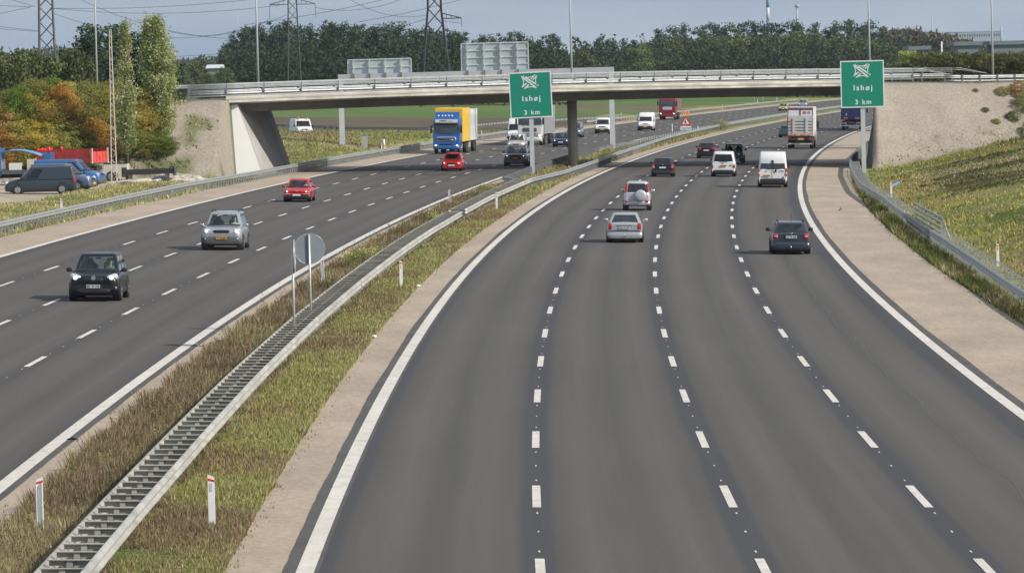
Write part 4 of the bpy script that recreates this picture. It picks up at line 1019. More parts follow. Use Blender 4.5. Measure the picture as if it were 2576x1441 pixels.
blades('grass', 'meadow grass on the verge rising to the right of the barrier', (13.3, 46), (125, 425), 170000, .06, .30, [gG, gL, gS, gG, gL, gY, gS, gG], wbase=.014, pw=1.1, clump=5, terrain=True, mask=vm, macro=verge, lean=.4)
blades('grass', 'short grass along and behind the left verge rail', (-41.0, -32.85), (200, 372), 80000, .08, .34, [gB, gG, gS, gY, gR, gG], wbase=.016, pw=1.1, clump=3, terrain=True, mask=lambda o, x, y, h: (o > -39.2 - 2.2 * vnoise(x, y, 7)) | (y < 292))
blades('grass', 'grass on the island between motorway and exit ramp beyond the bridge', (-75, -33.0), (410, 640), 40000, .12, .40, [gG, gL, gG, gY, gB], wbase=.03, pw=1.1, clump=6, terrain=True, mask=lambda o, x, y, h: (np.abs((y - (410 + .7 * x)) / 1.2207) > 16))
blades('weeds', 'dark green tufts sprouting from the gravel embankment on the right', (22, 46), (405, 440), 9000, .15, .7, [gD, gG, gD, gR], wbase=.02, pw=1.1, terrain=True, mask=lambda o, x, y, h: (vnoise(x + 44, y, 2.6) > .66 - .012 * (o - 22)) , cat='weeds')
blades('weeds', 'thin weeds on the gravel slope beside the whitewashed wall', (-46, -36.3), (366, 384), 5000, .10, .4, [gD, gG, gS], wbase=.02, pw=1.1, terrain=True, mask=lambda o, x, y, h: (vnoise(x + 9, y, 1.3) > .60), cat='weeds')
# taller seed-headed stalks in the median weeds
def stalks(name, label, offr, yr, n, h0, h1, cols, terrain=None):
    y = R_.uniform(yr[0], yr[1], n); o = R_.uniform(offr[0], offr[1], n); P0 = []; Cc = []
    for k in range(n):
        x = RX(o[k], y[k]); gz = 0
        if terrain:
            y[k] = terrain(x) + R_.normal(0, .6); gz = ground_at(x, y[k])
        h = R_.uniform(h0, h1); m = int(h * 34); t = R_.random(m) ** .8
        ln = R_.normal(0, .09, 2) * h; sp = .10 * (1.15 - t)
        P0.append(np.stack([x + ln[0] * t + R_.normal(0, 1, m) * sp, y[k] + ln[1] * t + R_.normal(0, 1, m) * sp, gz - KX * x - MY * y[k] + t * h], 1))
        Cc.append(np.array(cols)[R_.integers(0, len(cols))] * R_.uniform(.6, 1.3, (m, 1)))
    V, F, c = leaf_quads(np.concatenate(P0), .05, np.concatenate(Cc))
    tag(link(name, npmesh(name, V, F, GM, c)), label, 'weeds', kind='stuff')
stalks('weeds', 'taller leafy weeds standing out of the dry growth left of the median barrier', (-13.5, -11.9), (72, 330), 520, .35, .95, [gB, gD, gR, gG])
stalks('weeds', 'leafy weeds scattered in the median grass right of the barrier', (-10.8, -9.6), (72, 330), 240, .2, .5, [gB, gG, gR, gL])
stalks('weeds', 'bushy green weeds in front of the right verge rail', (12.1, 12.9), (140, 330), 260, .3, .6, [gD, gG, gG])
# small shrubs that overhang the barrier
sh = tree_variant(prof_bush, 1.0, .05, .75, 60, 34, .28, .075, [gD, gG, gY, gB], LF, .02, 6)
for o_, y_, h_, lb in [(-12.1, 205, .95, 'leafy weed bush overhanging the ladder barrier beyond the round signs'), (-11.9, 213, .75, 'small leafy weed bush on the ladder barrier just beyond the larger one'), (-11.9, 317, .9, 'green shrub beside the left median rail where the barrier widens'),
                       (-12.3, 268, .6, 'low brown weed bush at the gap in the ladder barrier'), (-10.2, 655, 1.2, 'dark bare shrub on the far median beyond the roadworks sign'), (-10.4, 455, 1.0, 'brown shrub on the widened median beyond the bridge pier'), (-9.6, 437, .9, 'green shrub at the rail right of the bridge pier')]:
    put_tree('shrub', lb, sh, RX(o_, y_), y_, h_, 1.0, 'shrub', None, 1.3, base=RP(o_, y_, 0), crownname='foliage', trunkname='stem')

# thistles where the meadow meets the gravel slope, and scrub at the top right of it
def toe(x):
    ys_ = np.arange(BR(x) - 14, BR(x) - .5, .4)
    for y in ys_:
        o = offof(x, y)
        if ground_at(x, y) > (o - 15) * .205 + .9: return y
    return ys_[-1]
stalks('weeds', 'row of dark thistles where the meadow meets the gravel embankment on the right', (16, 30), (405, 420), 150, .25, .95, [gB, gD, (.16, .12, .09), (.22, .13, .12)], terrain=toe)
for k, (u, dy, h, kd, w, lb) in enumerate([(2562, 2.5, 1.5, 'r', 1.5, 'brown scrub bush on the crest of the gravel embankment at the right edge'), (2590, 4.5, 2.0, 'm', 1.5, 'green scrub bush on the gravel embankment cut off by the right edge, upper'), (2548, 5.5, .9, 'g', 2.0, 'flat dark green scrub patch on the gravel embankment, middle height'),
                                  (2592, 8.0, 1.6, 'g', 1.4, 'dark green scrub bush cut off by the right edge, lowest on the gravel'), (2478, 4.4, .45, 'g', 2.4, 'small flat green tuft on the gravel embankment, leftmost'), (2505, 6.0, .5, 'm', 2.4, 'small flat green tuft in the middle of the gravel embankment'), (2522, 2.2, .8, 'm', 2.0, 'low brown green tuft just under the rail on the gravel crest'), (2455, 1.6, .35, 'g', 2.2, 'tiny green tuft just below the rail on the gravel crest')]):
    x = xat(u, 425); y = BR(x) - dy; x = xat(u, y); y = BR(x) - dy
    put_tree('bush', lb, bushv[kd][k % 2], x, y, h, 6, 'bush', 'scrub on the right gravel embankment', sxy=w, crownname='foliage', trunkname='stem')
# pale flowers
n = 900; y = R_.uniform(190, 400, n); o = R_.uniform(15, 34, n); keep = vnoise(o * 1.0, y, 6) > .55; y = y[keep]; o = o[keep]; x = np.array([RX(a, b) for a, b in zip(o, y)])
V, F, c = leaf_quads(np.stack([x, y, ground_h(o, x, y) - KX * x - MY * y + R_.uniform(.3, .5, len(x))], 1), .12, np.array([.72, .70, .60]) * R_.uniform(.7, 1.1, (len(x), 1)))
tag(link('flowers', npmesh('flowers', V, F, GM, c)), 'small pale flowers sprinkled over the meadow on the right verge', 'flowers', kind='stuff')

for a, b, n_, cc in ((-9.45, -8.95, 1800, [gG, gS, gB]), (11.65, 12.1, 900, [gG, gD, gS]), (-13.95, -13.5, 1800, [gB, gS, gG]), (-33.0, -32.45, 1500, [gS, gG])):
    blades('grass', 'short tufts creeping over the edge of the hard shoulder', (a, b), (66, 330), n_, .02, .11, cc, clump=.9)
# ================================================================== masts, pylons, cables, far buildings
MAST = mat('galvanised_mast', (.62, .66, .70), .4, .3, .05, .6)
for u, vb, y, lb in [(250.5, 204, 470, 'slim tapered lamp mast behind the autumn bushes on the left'), (656, 214, 409, 'slim lamp mast rising from the left part of the bridge'), (1443, 206, 424, 'slim lamp mast rising from the middle of the bridge'),
                     (2191, 190, 447, 'slim lamp mast directly above the right direction sign'), (2499.5, 188, 470, 'slim lamp mast in front of the broad hedge at the far right')]:
    x = xat(u, y); t = thing('lamp_mast', lb, 'lamp post', P(x, y, hat(vb, y) - 1.2), 0, 'tall lamp masts')
    part('mast', MB().tube([(0, 0, 0), (0, 0, 8), (0, 0, 16)], [.105, .075, .05], 10), MAST, t)
    part('lamp_arm', MB().tube([(0, 0, 15.8), (0, -.5, 16.2), (0, -1.4, 16.3)], .04, 6), MAST, t); part('lamp_head', MB().sell((0, -1.6, 16.3), (.3, .8, .16)), GREY_RF, t)
STEEL = mat('dark_lattice_steel', (.055, .055, .06), .7, .3, .15, 1.0); STEELG = mat('grey_lattice_steel', (.10, .10, .105), .6, .4, .15, 1.0)
def pylon(u, y, vbase, label, widths, bays, r, m, arms=(), H_=32):
    x = xat(u, y); z0 = ground_at(x, y) - .5; t = thing('pylon', label, 'pylon', P(x, y, z0), math.radians(4), 'power line pylons')
    wf = lerp_tab(widths); zt = lambda v: hat(v, y) - z0
    mb = MB(); L = []
    zs = [0.0]
    while zs[-1] < H_: zs.append(zs[-1] + max(.75, 1.05 * wf(zs[-1])))
    for sx in (-1, 1):
        for sy in (-1, 1):
            part('leg', MB().tube([(sx * wf(z) / 2, sy * wf(z) / 2, z) for z in (zs[::4] + [zs[-1]])], r * 1.5, 4, sm=False), m, t)
    for a, b in zip(zs[:-1], zs[1:]):
        wa, wb = wf(a) / 2, wf(b) / 2
        for s in (-1, 1):
            mb.tube([(-wa, s * wa, a), (wb, s * wb, b)], r * .7, 3, sm=False); mb.tube([(wa, s * wa, a), (-wb, s * wb, b)], r * .7, 3, sm=False)
            mb.tube([(s * wa, -wa, a), (s * wb, wb, b)], r * .7, 3, sm=False); mb.tube([(s * wa, wa, a), (s * wb, -wb, b)], r * .7, 3, sm=False)
    part('bracing', mb, m, t)
    for (za, reach, drop, side) in arms:
        for s in ((-1, 1) if side == 0 else (side,)):
            w = wf(za) / 2
            am = MB().tube([(s * w, 0, za), (s * reach, 0, za)], r, 4).tube([(s * w, 0, za + 1.1), (s * reach, 0, za + .05)], r, 4)
            for q in range(3): f = (q + 1) / 4; am.tube([(s * (w + (reach - w) * f), 0, za), (s * (w + (reach - w) * f), 0, za + 1.1 * (1 - f))], r * .6, 3)
            part('cross_arm', am, m, t)
            ins = MB()
            ins.tube([(s * reach, 0, za), (s * reach + .1 * s, 0, za - drop)], .035, 6)
            for q in range(7): ins.tube([(s * reach, 0, za - drop * (.12 + .12 * q)), (s * reach, 0, za - drop * (.12 + .12 * q) - .06)], .11, 8)
            part('insulator', ins, STEEL, t)
    return t
PD = 1020.0; pm = FPX / PD
zrow = lambda u, v, y: hat(v, y) - ground_at(xat(u, y), y) + .5
pylon(126.5, 560, 190, 'nearest lattice pylon, left of the slim mast behind the bushes', [(0, 2.15), (zrow(126, 0, 560), 1.5), (32, 1.2)], 8, .075, STEELG)
pylon(743, PD, 190, 'middle lattice pylon with short cross arms and hanging insulators', [(0, 3.1), (zrow(743, 80, PD), 2.0), (zrow(743, 0, PD), 1.7), (40, 1.5)], 8, .075, STEELG, arms=[(zrow(743, 12, PD), 4.7, 2.8, 0), (zrow(743, 12, PD) + 7, 6.5, 2.8, 0)], H_=42)
pylon(1099, PD, 180, 'largest dark lattice pylon left of the tall gantry sign board', [(0, 6.9), (zrow(1099, 120, PD), 4.3), (zrow(1099, 70, PD), 3.2), (zrow(1099, 0, PD), 2.5), (46, 2)], 8, .105, STEEL, arms=[(zrow(1099, 48, PD), 5.5, 1.8, 1), (zrow(1099, 48, PD) + 8, 7.4, 1.9, 0)], H_=46)
CAB = mat('cable', (.10, .105, .115), .6, .2)
def cable(pts, y, label):
    """sagging overhead wire through rows seen at distance y"""
    us = [p[0] for p in pts]; A = np.polyfit(us, [p[1] for p in pts], min(2, len(pts) - 1)); a, b = us[0], us[-1]
    q = [P(xat(u, y), y, hat(float(np.polyval(A, u)), y)) for u in np.linspace(a, b, 24)]
    o = q[0]; cu = MB().tube([p - o for p in q], y * 4.2e-5, 4)
    ob = link('power_cable', cu.mesh('power_cable', CAB)); ob.location = o; tag(ob, label, 'cable', 'overhead power cables')
cable([(-300, 4), (91, 18)], 560, 'overhead cable reaching the nearest pylon from the left, upper')
cable([(-300, 82), (-60, 48), (91, 18)], 560, 'overhead cable rising steeply to the nearest pylon from the left edge')
cable([(-200, -70), (101, 18)], 560, 'overhead cable dropping from the frame top to the nearest pylon')
cable([(-300, 35), (104, 78)], 560, 'overhead cable reaching the nearest pylon low from the left, upper of two')
cable([(-300, 52), (104, 80)], 562, 'overhead cable reaching the nearest pylon low from the left, lower of two')
cable([(145, 21), (312, 23), (623, 0), (760, -14)], 600, 'overhead cable from the nearest pylon rising right, uppermost')
cable([(145, 22), (390, 35), (669, 18), (743, 11)], 602, 'overhead cable from the nearest to the middle pylon above the poplars')
cable([(145, 35), (244, 67), (340, 92)], 600, 'overhead cable falling right from the nearest pylon behind the slim mast')
cable([(100, -60), (218, 0), (364, 60), (426, 79), (582, 97)], 1015, 'overhead cable falling from the top across the two poplars')
cable([(426, 96), (545, 91), (669, 57), (728, 40)], 1015, 'overhead cable rising to the left arm of the middle pylon')
cable([(426, 78), (667, 58), (690, 47)], 1017, 'overhead cable ending at the left insulator of the middle pylon')
cable([(445, 143), (565, 136)], 1015, 'low overhead cable left of the dark tree row')
cable([(798, 18), (875, 30), (1005, 0), (1060, -18)], 1015, 'overhead cable sagging between middle pylon and frame top')
cable([(888, 0), (992, 40), (1078, 39)], 1017, 'overhead cable sagging down to the largest pylon')
cable([(621, 64), (753, 42), (844, 29), (977, 0), (1040, -18)], 1020, 'overhead cable passing behind the middle pylon and rising right')
cable([(909, 56), (1078, 22), (1169, 0), (1230, -18)], 1021, 'overhead cable passing the largest pylon and leaving through the top')
cable([(960, 76), (1021, 65), (1080, 47)], 1017, 'overhead cable with insulators ending at the largest pylon')
cable([(1100, 50), (1166, 60), (1150, 75)][:2], 1018, 'short overhead cable right of the largest pylon')
# lattice lamp post on the left
x, y = at(287.5, 457); t = thing('lattice_lamp_post', 'pale lattice lamp post with one lamp in front of the autumn bushes', 'lamp post', G(x, y)); LAT = mat('pale_lattice', (.50, .47, .43), .6, .3, .1)
hh = hat(74, y) - hat(457, y); wl = lambda z: .40 - .27 * z / hh
for sx in (-1, 1):
    for sy in (-1, 1): part('leg', MB().tube([(sx * wl(z) / 2, sy * wl(z) / 2, z) for z in (0, hh * .5, hh)], .028, 4, sm=False), LAT, t)
mb = MB(); z = 0; s = 1
while z < hh - .5:
    dz = .42
    for q in (-1, 1):
        mb.tube([(-s * wl(z) / 2, q * wl(z) / 2, z), (s * wl(z + dz) / 2, q * wl(z + dz) / 2, z + dz)], .014, 3); mb.tube([(q * wl(z) / 2, -s * wl(z) / 2, z), (q * wl(z + dz) / 2, s * wl(z + dz) / 2, z + dz)], .014, 3)
    z += dz; s = -s
part('bracing', mb, LAT, t); part('lamp_head', MB().sell((-.38, -.1, hh - .42), (.34, .5, .24), rot=Matrix.Rotation(.5, 3, 'Y')), mat('blue_grey_lamp', (.25, .35, .5), .3), t)
part('lamp_arm', MB().tube([(0, 0, hh - .5), (-.3, -.05, hh - .45)], .03, 6), LAT, t)
# far towers and buildings
def tower(u, vt, vb, y, wpx, name, label, cat, cols):
    x = xat(u, y); b = P(min(x, 400), y, 0); b.x = x; zt = CAMPOS.z + (150 - .0245 * (u - CX) - vt) * y / FPX; zb = CAMPOS.z + (150 - .0245 * (u - CX) - vb) * y / FPX - 12
    t = thing(name, label, cat, (x, y, zb)); n = len(cols); H_ = zt - zb
    for k, c in enumerate(cols):
        z0 = H_ * k / n; part('shaft', MB().tube([(0, 0, z0), (0, 0, H_ * (k + 1) / n)], wpx * y / FPX / 2 * (1.05 - .1 * k / n), 12), c, t)
    return t, H_
PB = mat('pale_blue_paint', (.16, .30, .46), .6, 0, .05, .01); PW = mat('far_white_paint', (.6, .62, .64), .6, 0, .05, .01); FG = mat('hazed_grey_steel', (.36, .42, .50), .6, 0, .05, .01)  # FG: distance haze mixed into the steel colour, close to the sky
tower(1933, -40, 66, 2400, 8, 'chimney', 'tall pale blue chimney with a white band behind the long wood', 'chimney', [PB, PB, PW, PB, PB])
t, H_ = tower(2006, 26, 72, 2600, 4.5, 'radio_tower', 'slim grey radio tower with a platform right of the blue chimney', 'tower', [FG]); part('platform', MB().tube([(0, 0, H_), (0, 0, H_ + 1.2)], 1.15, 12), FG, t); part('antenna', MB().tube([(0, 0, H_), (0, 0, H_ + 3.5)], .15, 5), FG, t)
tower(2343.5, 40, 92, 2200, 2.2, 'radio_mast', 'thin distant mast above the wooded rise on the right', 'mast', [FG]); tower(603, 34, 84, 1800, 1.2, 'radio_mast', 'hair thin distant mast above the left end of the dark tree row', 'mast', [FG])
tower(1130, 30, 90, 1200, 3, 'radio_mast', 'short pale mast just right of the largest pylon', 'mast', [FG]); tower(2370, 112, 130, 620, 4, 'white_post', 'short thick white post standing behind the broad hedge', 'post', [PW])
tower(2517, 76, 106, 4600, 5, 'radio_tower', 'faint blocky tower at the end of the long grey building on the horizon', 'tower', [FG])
def shed(u0, u1, vt, vb, y, depth, name, label, wm, rm, roof=True, wins=0):
    x0, x1 = xat(u0, y), xat(u1, y); hz_ = lambda v: CAMPOS.z + (150 - .0245 * (.5 * (u0 + u1) - CX) - v) * y / FPX
    zt, zb = hz_(vt), hz_(vb); t = thing(name, label, 'building', (.5 * (x0 + x1), y, zb - 6)); w = x1 - x0; H_ = zt - zb + 6
    he = H_ * (1 - .0 if not roof else 1) - (.35 * (zt - zb) if roof else 0)
    part('wall', MB().box((0, depth / 2, he / 2), (w, depth, he)), wm, t)
    part('roof', MB().prism([(-.5, he + .003), (depth + .5, he + .003), (depth / 2, H_)] if roof else [(-.3, he + .003), (depth + .3, he + .003), (depth + .3, he + .5), (-.3, he + .5)], -w / 2 - .5, w / 2 + .5, axis=0), rm, t)
    for k in range(wins):
        part('window', MB().box((-w / 2 + w * (k + .5) / wins, -.05, he * .78), (w / wins * .55, .1, (zt - zb) * .3)), mat('dark_glazing', (.08, .1, .12), .2), t)
shed(526, 556, 170, 196, 1050, 12, 'shed', 'white roofed shed in the gap left of the dark tree row', mat('shed_wall', (.30, .28, .27), .8), mat('white_roof', (.60, .63, .68), .5), wins=0)
shed(2386, 2520, 88, 112, 4800, 40, 'long_building', 'long grey housing block on the hazy horizon at the far right', mat('hazed_wall', (.33, .39, .47), .8, 0, .06, .02), FG, roof=False, wins=22)  # wall colour faded towards the sky, haze painted in
shed(2296, 2334, 133, 142, 640, 10, 'shed', 'flat pale grey roof just behind the yellow green bush', mat('roof_grey', (.17, .20, .23), .6), mat('roof_grey', (.17, .20, .23), .6), roof=False)
shed(2410, 2462, 122, 131, 640, 10, 'shed', 'flat grey roof behind the middle of the broad hedge', mat('roof_grey', (.17, .20, .23), .6), mat('roof_grey', (.17, .20, .23), .6), roof=False)
shed(2500, 2640, 119, 129, 640, 10, 'shed', 'flat grey roof behind the right end of the broad hedge', mat('roof_grey', (.17, .20, .23), .6), mat('roof_grey', (.17, .20, .23), .6), roof=False)
# distant direction sign seen from behind
x, y = at(1908, 268); t = thing('far_sign', 'distant grey sign board seen from behind below the bridge', 'road sign', G(x, y)); part('sign_board', MB().box((0, 0, 3.1), (2.4, .06, 1.7)), BACK, t)
for s in (-.9, .9): part('pole', MB().tube([(s, .08, 0), (s, .08, 3.6)], .05, 6), POLE, t)
# ================================================================== vehicles
def paint(name, c, metal=0.0, rough=.34, coat=.7): return mat('paint_' + name, c, rough, metal, .03, .8, coat=coat)
RUB = mat('tyre_rubber', (.022, .022, .023), .85, 0, .15, 8); RIMM = mat('alloy_rim', (.42, .43, .45), .35, .7, .1, 6); HUB = mat('steel_rim', (.16, .16, .17), .6, .4, .1, 6)
PLAS = mat('black_plastic', (.018, .019, .021), .65, 0, .1, 4); PLASG = mat('grey_plastic', (.09, .095, .10), .6, 0, .1, 4); DARKIN = mat('dark_upholstery', (.06, .062, .066), .8, 0, .15, 6)
LENS = mat('lamp_glass', (.50, .53, .56), .12, 0, .06, 8, coat=.6); LAMP_ON = mat('lit_headlamp', (.95, .95, .95), .3, 0, .02, 2, emit=1.8)
REDL = mat('tail_lamp_red', (.50, .02, .02), .22, 0, .1, 10, coat=.6); ORL = mat('indicator_amber', (.85, .30, .04), .3, 0, .1, 8)
PLW = mat('plate_white', (.72, .72, .73), .45, 0, .04, 8); PLY = mat('plate_yellow', (.75, .42, .03), .45, 0, .05, 8); CHR = mat('chrome', (.7, .71, .73), .15, .9, .04, 4)
GLS = glassmat('car_glass', (.80, .88, .84), .05); GLD = glassmat('privacy_glass', (.10, .12, .15), .08)
FRm = mat('black_frame', (.02, .02, .022), .4)
def wheel(parent, x, y, r, w=.2, rim=RIMM, rr=.66):
    s = 1 if x > 0 else -1
    mb = MB(); n = 22; pr = [(r * .60, -w / 2), (r * .93, -w / 2), (r, -w * .32), (r, w * .32), (r * .93, w / 2), (r * .60, w / 2)]
    mb.loft([[(x + b, y + a * math.cos(t), r + a * math.sin(t)) for a, b in pr] for t in np.linspace(0, 2 * math.pi, n + 1)], caps=False)
    wh = part('wheel', mb, RUB, parent)
    rb = MB(); xo = x + s * w * .46
    rb.tube([(x - s * w * .1, y, r), (x + s * w * .40, y, r)], r * rr, 18, sm=False)
    rb.loft([[(xo, y + a * math.cos(t), r + a * math.sin(t)) for a in (r * rr, r * (rr - .1))] for t in np.linspace(0, 2 * math.pi, n + 1)], caps=False, closed=False)
    for k in range(5):
        t = 2 * math.pi * k / 5 + .3; c = Vector((x + s * w * .44, y + math.cos(t) * r * rr * .5, r + math.sin(t) * r * rr * .5))
        rb.box(c, (w * .14, r * .16, r * rr), Matrix.Rotation(t - math.pi / 2, 3, 'X'))
    rb.tube([(x, y, r), (x + s * w * .42, y, r)], r * .16, 10)
    part('rim', rb, rim, wh)
BODY = [(0, 0), (.55, 0), (.86, .015), (.95, .07), (.985, .20), (1.0, .42), (.995, .60), (.975, .76), (.945, .87), (.885, .95), (.78, .99), (.55, 1.008), (.25, 1.02), (0, 1.025)]
def car(t, L, W, H, zb, prof, fb, ft, rb, rt, wr=.80, gc=.2, fo=.85, wb=2.6, rw=.31, m=None, low=None, bump=None, sidewin=((.04, .40), (.46, .76), (.82, .97)), rearwin=(1, 4), frontwin=True,
        glass=GLS, rearglass=None, gr=.13, rim=RIMM, ww=.2, head=None, tail=None, grille=None, plate=(PLW, None, .45), rplate=None, mirror=None, bump_h=.30, seats=True, roofbars=False, spoiler=False, nose=(.74, .87, .95), tailf=(.86, .93, .98), levels=(0, .07, .34, .62, .88, 1.0), archw=True, lit=True, gw=.91, fbul=.09):
    y0 = L / 2
    ds = sorted(set([0, .03, .10, .25, .5] + list(np.linspace(.7, L - .6, 9)) + [L - .4, L - .2, L - .08, L - .02, L]))
    pf = lerp_tab(prof); rings = []
    for d in ds:
        f = min(np.interp(d, [0, .03, .10, .35, .8], [*nose, .993, 1]), np.interp(L - d, [0, .02, .08, .3, .8], [tailf[0] - .02, *tailf, 1]))
        zt = pf(d) - (.05 if d == 0 else .015 if d == .03 else 0) - (.04 if d == L else 0); zl = gc + np.interp(min(d, L - d), [0, .1, .5], [.07, .03, 0])
        hp = [(W / 2 * f * a, y0 - d, zl + (zt - zl) * b) for a, b in BODY]
        rings.append(hp + [(-a, b, c) for a, b, c in hp[-2:0:-1]])
    mb = MB().loft(rings)
    # glasshouse
    nF, nC, nS = 8, 3, 26
    def ring(tt):
        w = W / 2 * (gw + (wr - gw) * tt ** 1.15); zo = .10 if gw > .95 else .02; z = zb - zo + (H - .045 - zb + zo) * tt
        yf = y0 - (fb + (ft - fb) * tt ** .93); yr = y0 - (rb + (rt - rb) * tt ** .95); r = gr; P_ = []; T_ = []
        for k in range(nF): a = k / nF; x = -(w - r) + 2 * (w - r) * a; P_.append((x, yf + fbul * (1 - (x / (w - r)) ** 2), z)); T_.append(('F', (k + .5) / nF))
        for k in range(nC): a = math.pi / 2 * k / nC; P_.append((w - r + r * math.sin(a), yf - r + r * math.cos(a), z)); T_.append(('C', 0))
        for k in range(nS): P_.append((w, yf - r - (yf - yr - 2 * r) * k / nS, z)); T_.append(('S', (k + .5) / nS))
        for k in range(nC): a = math.pi / 2 * k / nC; P_.append((w - r + r * math.cos(a), yr + r - r * math.sin(a), z)); T_.append(('C', 0))
        for k in range(nF): x = (w - r) - 2 * (w - r) * k / nF; P_.append((x, yr - .05 * (1 - (x / (w - r)) ** 2), z)); T_.append(('B', (k + .5) / nF))
        for k in range(nC): a = math.pi / 2 * k / nC; P_.append((-(w - r) - r * math.sin(a), yr + r - r * math.cos(a), z)); T_.append(('C', 0))
        for k in range(nS): P_.append((-w, yr + r + (yf - yr - 2 * r) * k / nS, z)); T_.append(('S', 1 - (k + .5) / nS))
        for k in range(nC): a = math.pi / 2 * k / nC; P_.append((-(w - r) - r * math.cos(a), yf - r + r * math.sin(a), z)); T_.append(('C', 0))
        return P_, T_
    R = [ring(v) for v in levels]; n = len(R[0][0]); vs = [p for q, _ in R for p in q]; fs = []; panes = {}
    for i in range(len(levels) - 1):
        for k in range(n):
            kk = (k + 1) % n; f = (i * n + k, i * n + kk, (i + 1) * n + kk, (i + 1) * n + k); ty, a = R[0][1][k]; key = None
            mid_ = 1 <= i <= len(levels) - 3
            if ty == 'F' and mid_ and frontwin: key = 'windscreen'
            elif ty == 'B' and rearwin and rearwin[0] <= i < rearwin[1]: key = 'rear_window'
            elif ty == 'S' and mid_:
                for j, (p, q) in enumerate(sidewin):
                    if p <= a <= q: key = 'side_window%d%s' % (j, 'L' if k > n / 2 else 'R')
            if key: panes.setdefault(key, []).append(f)
            else: fs.append(f)
    b0 = len(vs); top = R[-1][0]; cx_ = 0; cy_ = sum(p[1] for p in top) / n
    for sc_, dz in ((.95, .022), (.80, .036), (.5, .045), (.15, .05)):
        vs += [(p[0] * sc_, cy_ + (p[1] - cy_) * sc_, p[2] + dz) for p in top]
    for i in range(4):
        o = (len(levels) - 1) * n if i == 0 else b0 + (i - 1) * n; o2 = b0 + i * n
        fs += [(o + k, o + (k + 1) % n, o2 + (k + 1) % n, o2 + k) for k in range(n)]
    fs.append(tuple(b0 + 3 * n + k for k in range(n)))
    mb.add(vs, fs, 0, True)
    part('body', mb, m, t)
    for key, ff in panes.items():
        used = sorted({i for f in ff for i in f}); mp_ = {i: j for j, i in enumerate(used)}; nm = 'side_window' if key.startswith('side') else key
        g_ = glass if nm != 'rear_window' else (rearglass or glass)
        if nm == 'side_window' and key[11] in '12' and rearglass: g_ = rearglass
        part(nm, MB().add([(vs[i][0] * .994, vs[i][1] * .998, vs[i][2]) for i in used], [tuple(mp_[i] for i in f) for f in ff], 0, True), g_, t)
    # cabin
    if seats:
        it = MB(); lv = ring(.02)[0]; it.add([(p[0] * .97, cy_ + (p[1] - cy_) * .97, zb + .03) for p in lv], [tuple(range(n))])
        wi = W / 2 * gw; yd = y0 - ft
        it.box((0, y0 - fb - .30, zb + .05), (wi * 1.8, .45, .09))
        for s in (-1, 1):
            it.sell((s * wi * .45, yd - .55, zb + .12), (.48, .16, .42), 4, 10, 6); it.sell((s * wi * .45, yd - .55, zb + .38), (.26, .10, .16), 4, 10, 6)
            if rearwin and sidewin and len(sidewin) > 1: it.sell((s * wi * .5, yd - 1.45, zb + .05), (.55, .16, .34), 4, 10, 6); it.sell((s * wi * .5, yd - 1.45, zb + .25), (.24, .1, .12), 4, 10, 6)
        it.sell((0, y0 - ft - .12, H - .18), (.22, .05, .07), 4, 8, 6)
        part('cabin_interior', it, DARKIN, t)
    # lower body and bumpers
    if bump is not None:
        part('bumper', MB().sell((0, y0 - .14, gc + bump_h * .55), (W * .985, .34, bump_h), 5, 20, 8), bump, t)
        part('bumper', MB().sell((0, -y0 + .13, gc + bump_h * .55), (W * .985, .32, bump_h), 5, 20, 8), bump, t)
    part('underbody', MB().box((0, 0, gc + .04), (W * .80, L * .86, .14)), PLAS, t)
    if low is not None:
        for s in (-1, 1): part('sill', MB().sell((s * (W / 2 - .03), 0, gc + .1), (.10, wb * .8, .18), 4, 10, 6), low, t)
    for d in (fo, fo + wb):
        for s in (-1, 1):
            if archw: part('wheel_arch', MB().tube([(s * (W / 2 - .26), y0 - d, rw + .03), (s * (W / 2 + .004), y0 - d, rw + .03)], rw + .065, 20, sm=False), low or PLAS, t)
            wheel(t, s * (W / 2 - .068), y0 - d, rw, ww, rim)
    if head:
        hx, hz, hw, hh = head[:4]; tl = head[4] if len(head) > 4 else 0
        for s in (-1, 1):
            h = part('headlight', MB().sell((s * hx, y0 - .10 - .10 * (hw > .3), hz), (hw, .26, hh), 3.2, 14, 8, rot=Matrix.Rotation(-s * tl, 3, 'Y') @ Matrix.Rotation(-s * .22, 3, 'Z')), LENS, t)
            if lit: part('bulb', MB().sell((s * hx, y0 + .02, hz), (hh * .62, .07, hh * .55), 2.2, 10, 6), LAMP_ON, h)
    if tail:
        tx, tz, tw, th_ = tail[:4]; yy = -y0 + (tail[4] if len(tail) > 4 else .05)
        for s in (-1, 1):
            part('tail_light', MB().sell((s * tx, yy, tz), (tw, .16, th_), 4.5, 12, 8, rot=Matrix.Rotation(s * .18, 3, 'Z')), REDL, t)
            if len(tail) > 5: part('reversing_lamp', MB().sell((s * (tx - tw * .08), yy - .045, tz - th_ * tail[5]), (tw * .75, .10, th_ * .22), 4, 10, 6), LENS, t)
    if grille:
        gx, gz, gw_, gh_, gm = grille
        part('grille', MB().sell((gx, y0 - .03, gz), (gw_, .10, gh_), 5, 14, 6), gm, t)
    if plate:
        pm, tx_, pz = plate; p = part('number_plate', MB().box((0, y0 + .055, pz), (.50, .018, .115)), pm, t)
        if tx_: link('lettering', textmesh(tx_, .105, BLK, 1.0, .002), p, (0, y0 + .068, pz), (math.pi / 2, 0, math.pi))
    if rplate:
        pm, tx_, pz, px = rplate; p = part('number_plate', MB().box((px, -y0 - .055, pz), (.50, .018, .115)), pm, t)
        if tx_: link('lettering', textmesh(tx_, .105, BLK, 1.0, .002), p, (px, -y0 - .068, pz), (math.pi / 2, 0, 0))
    mm = mirror or m
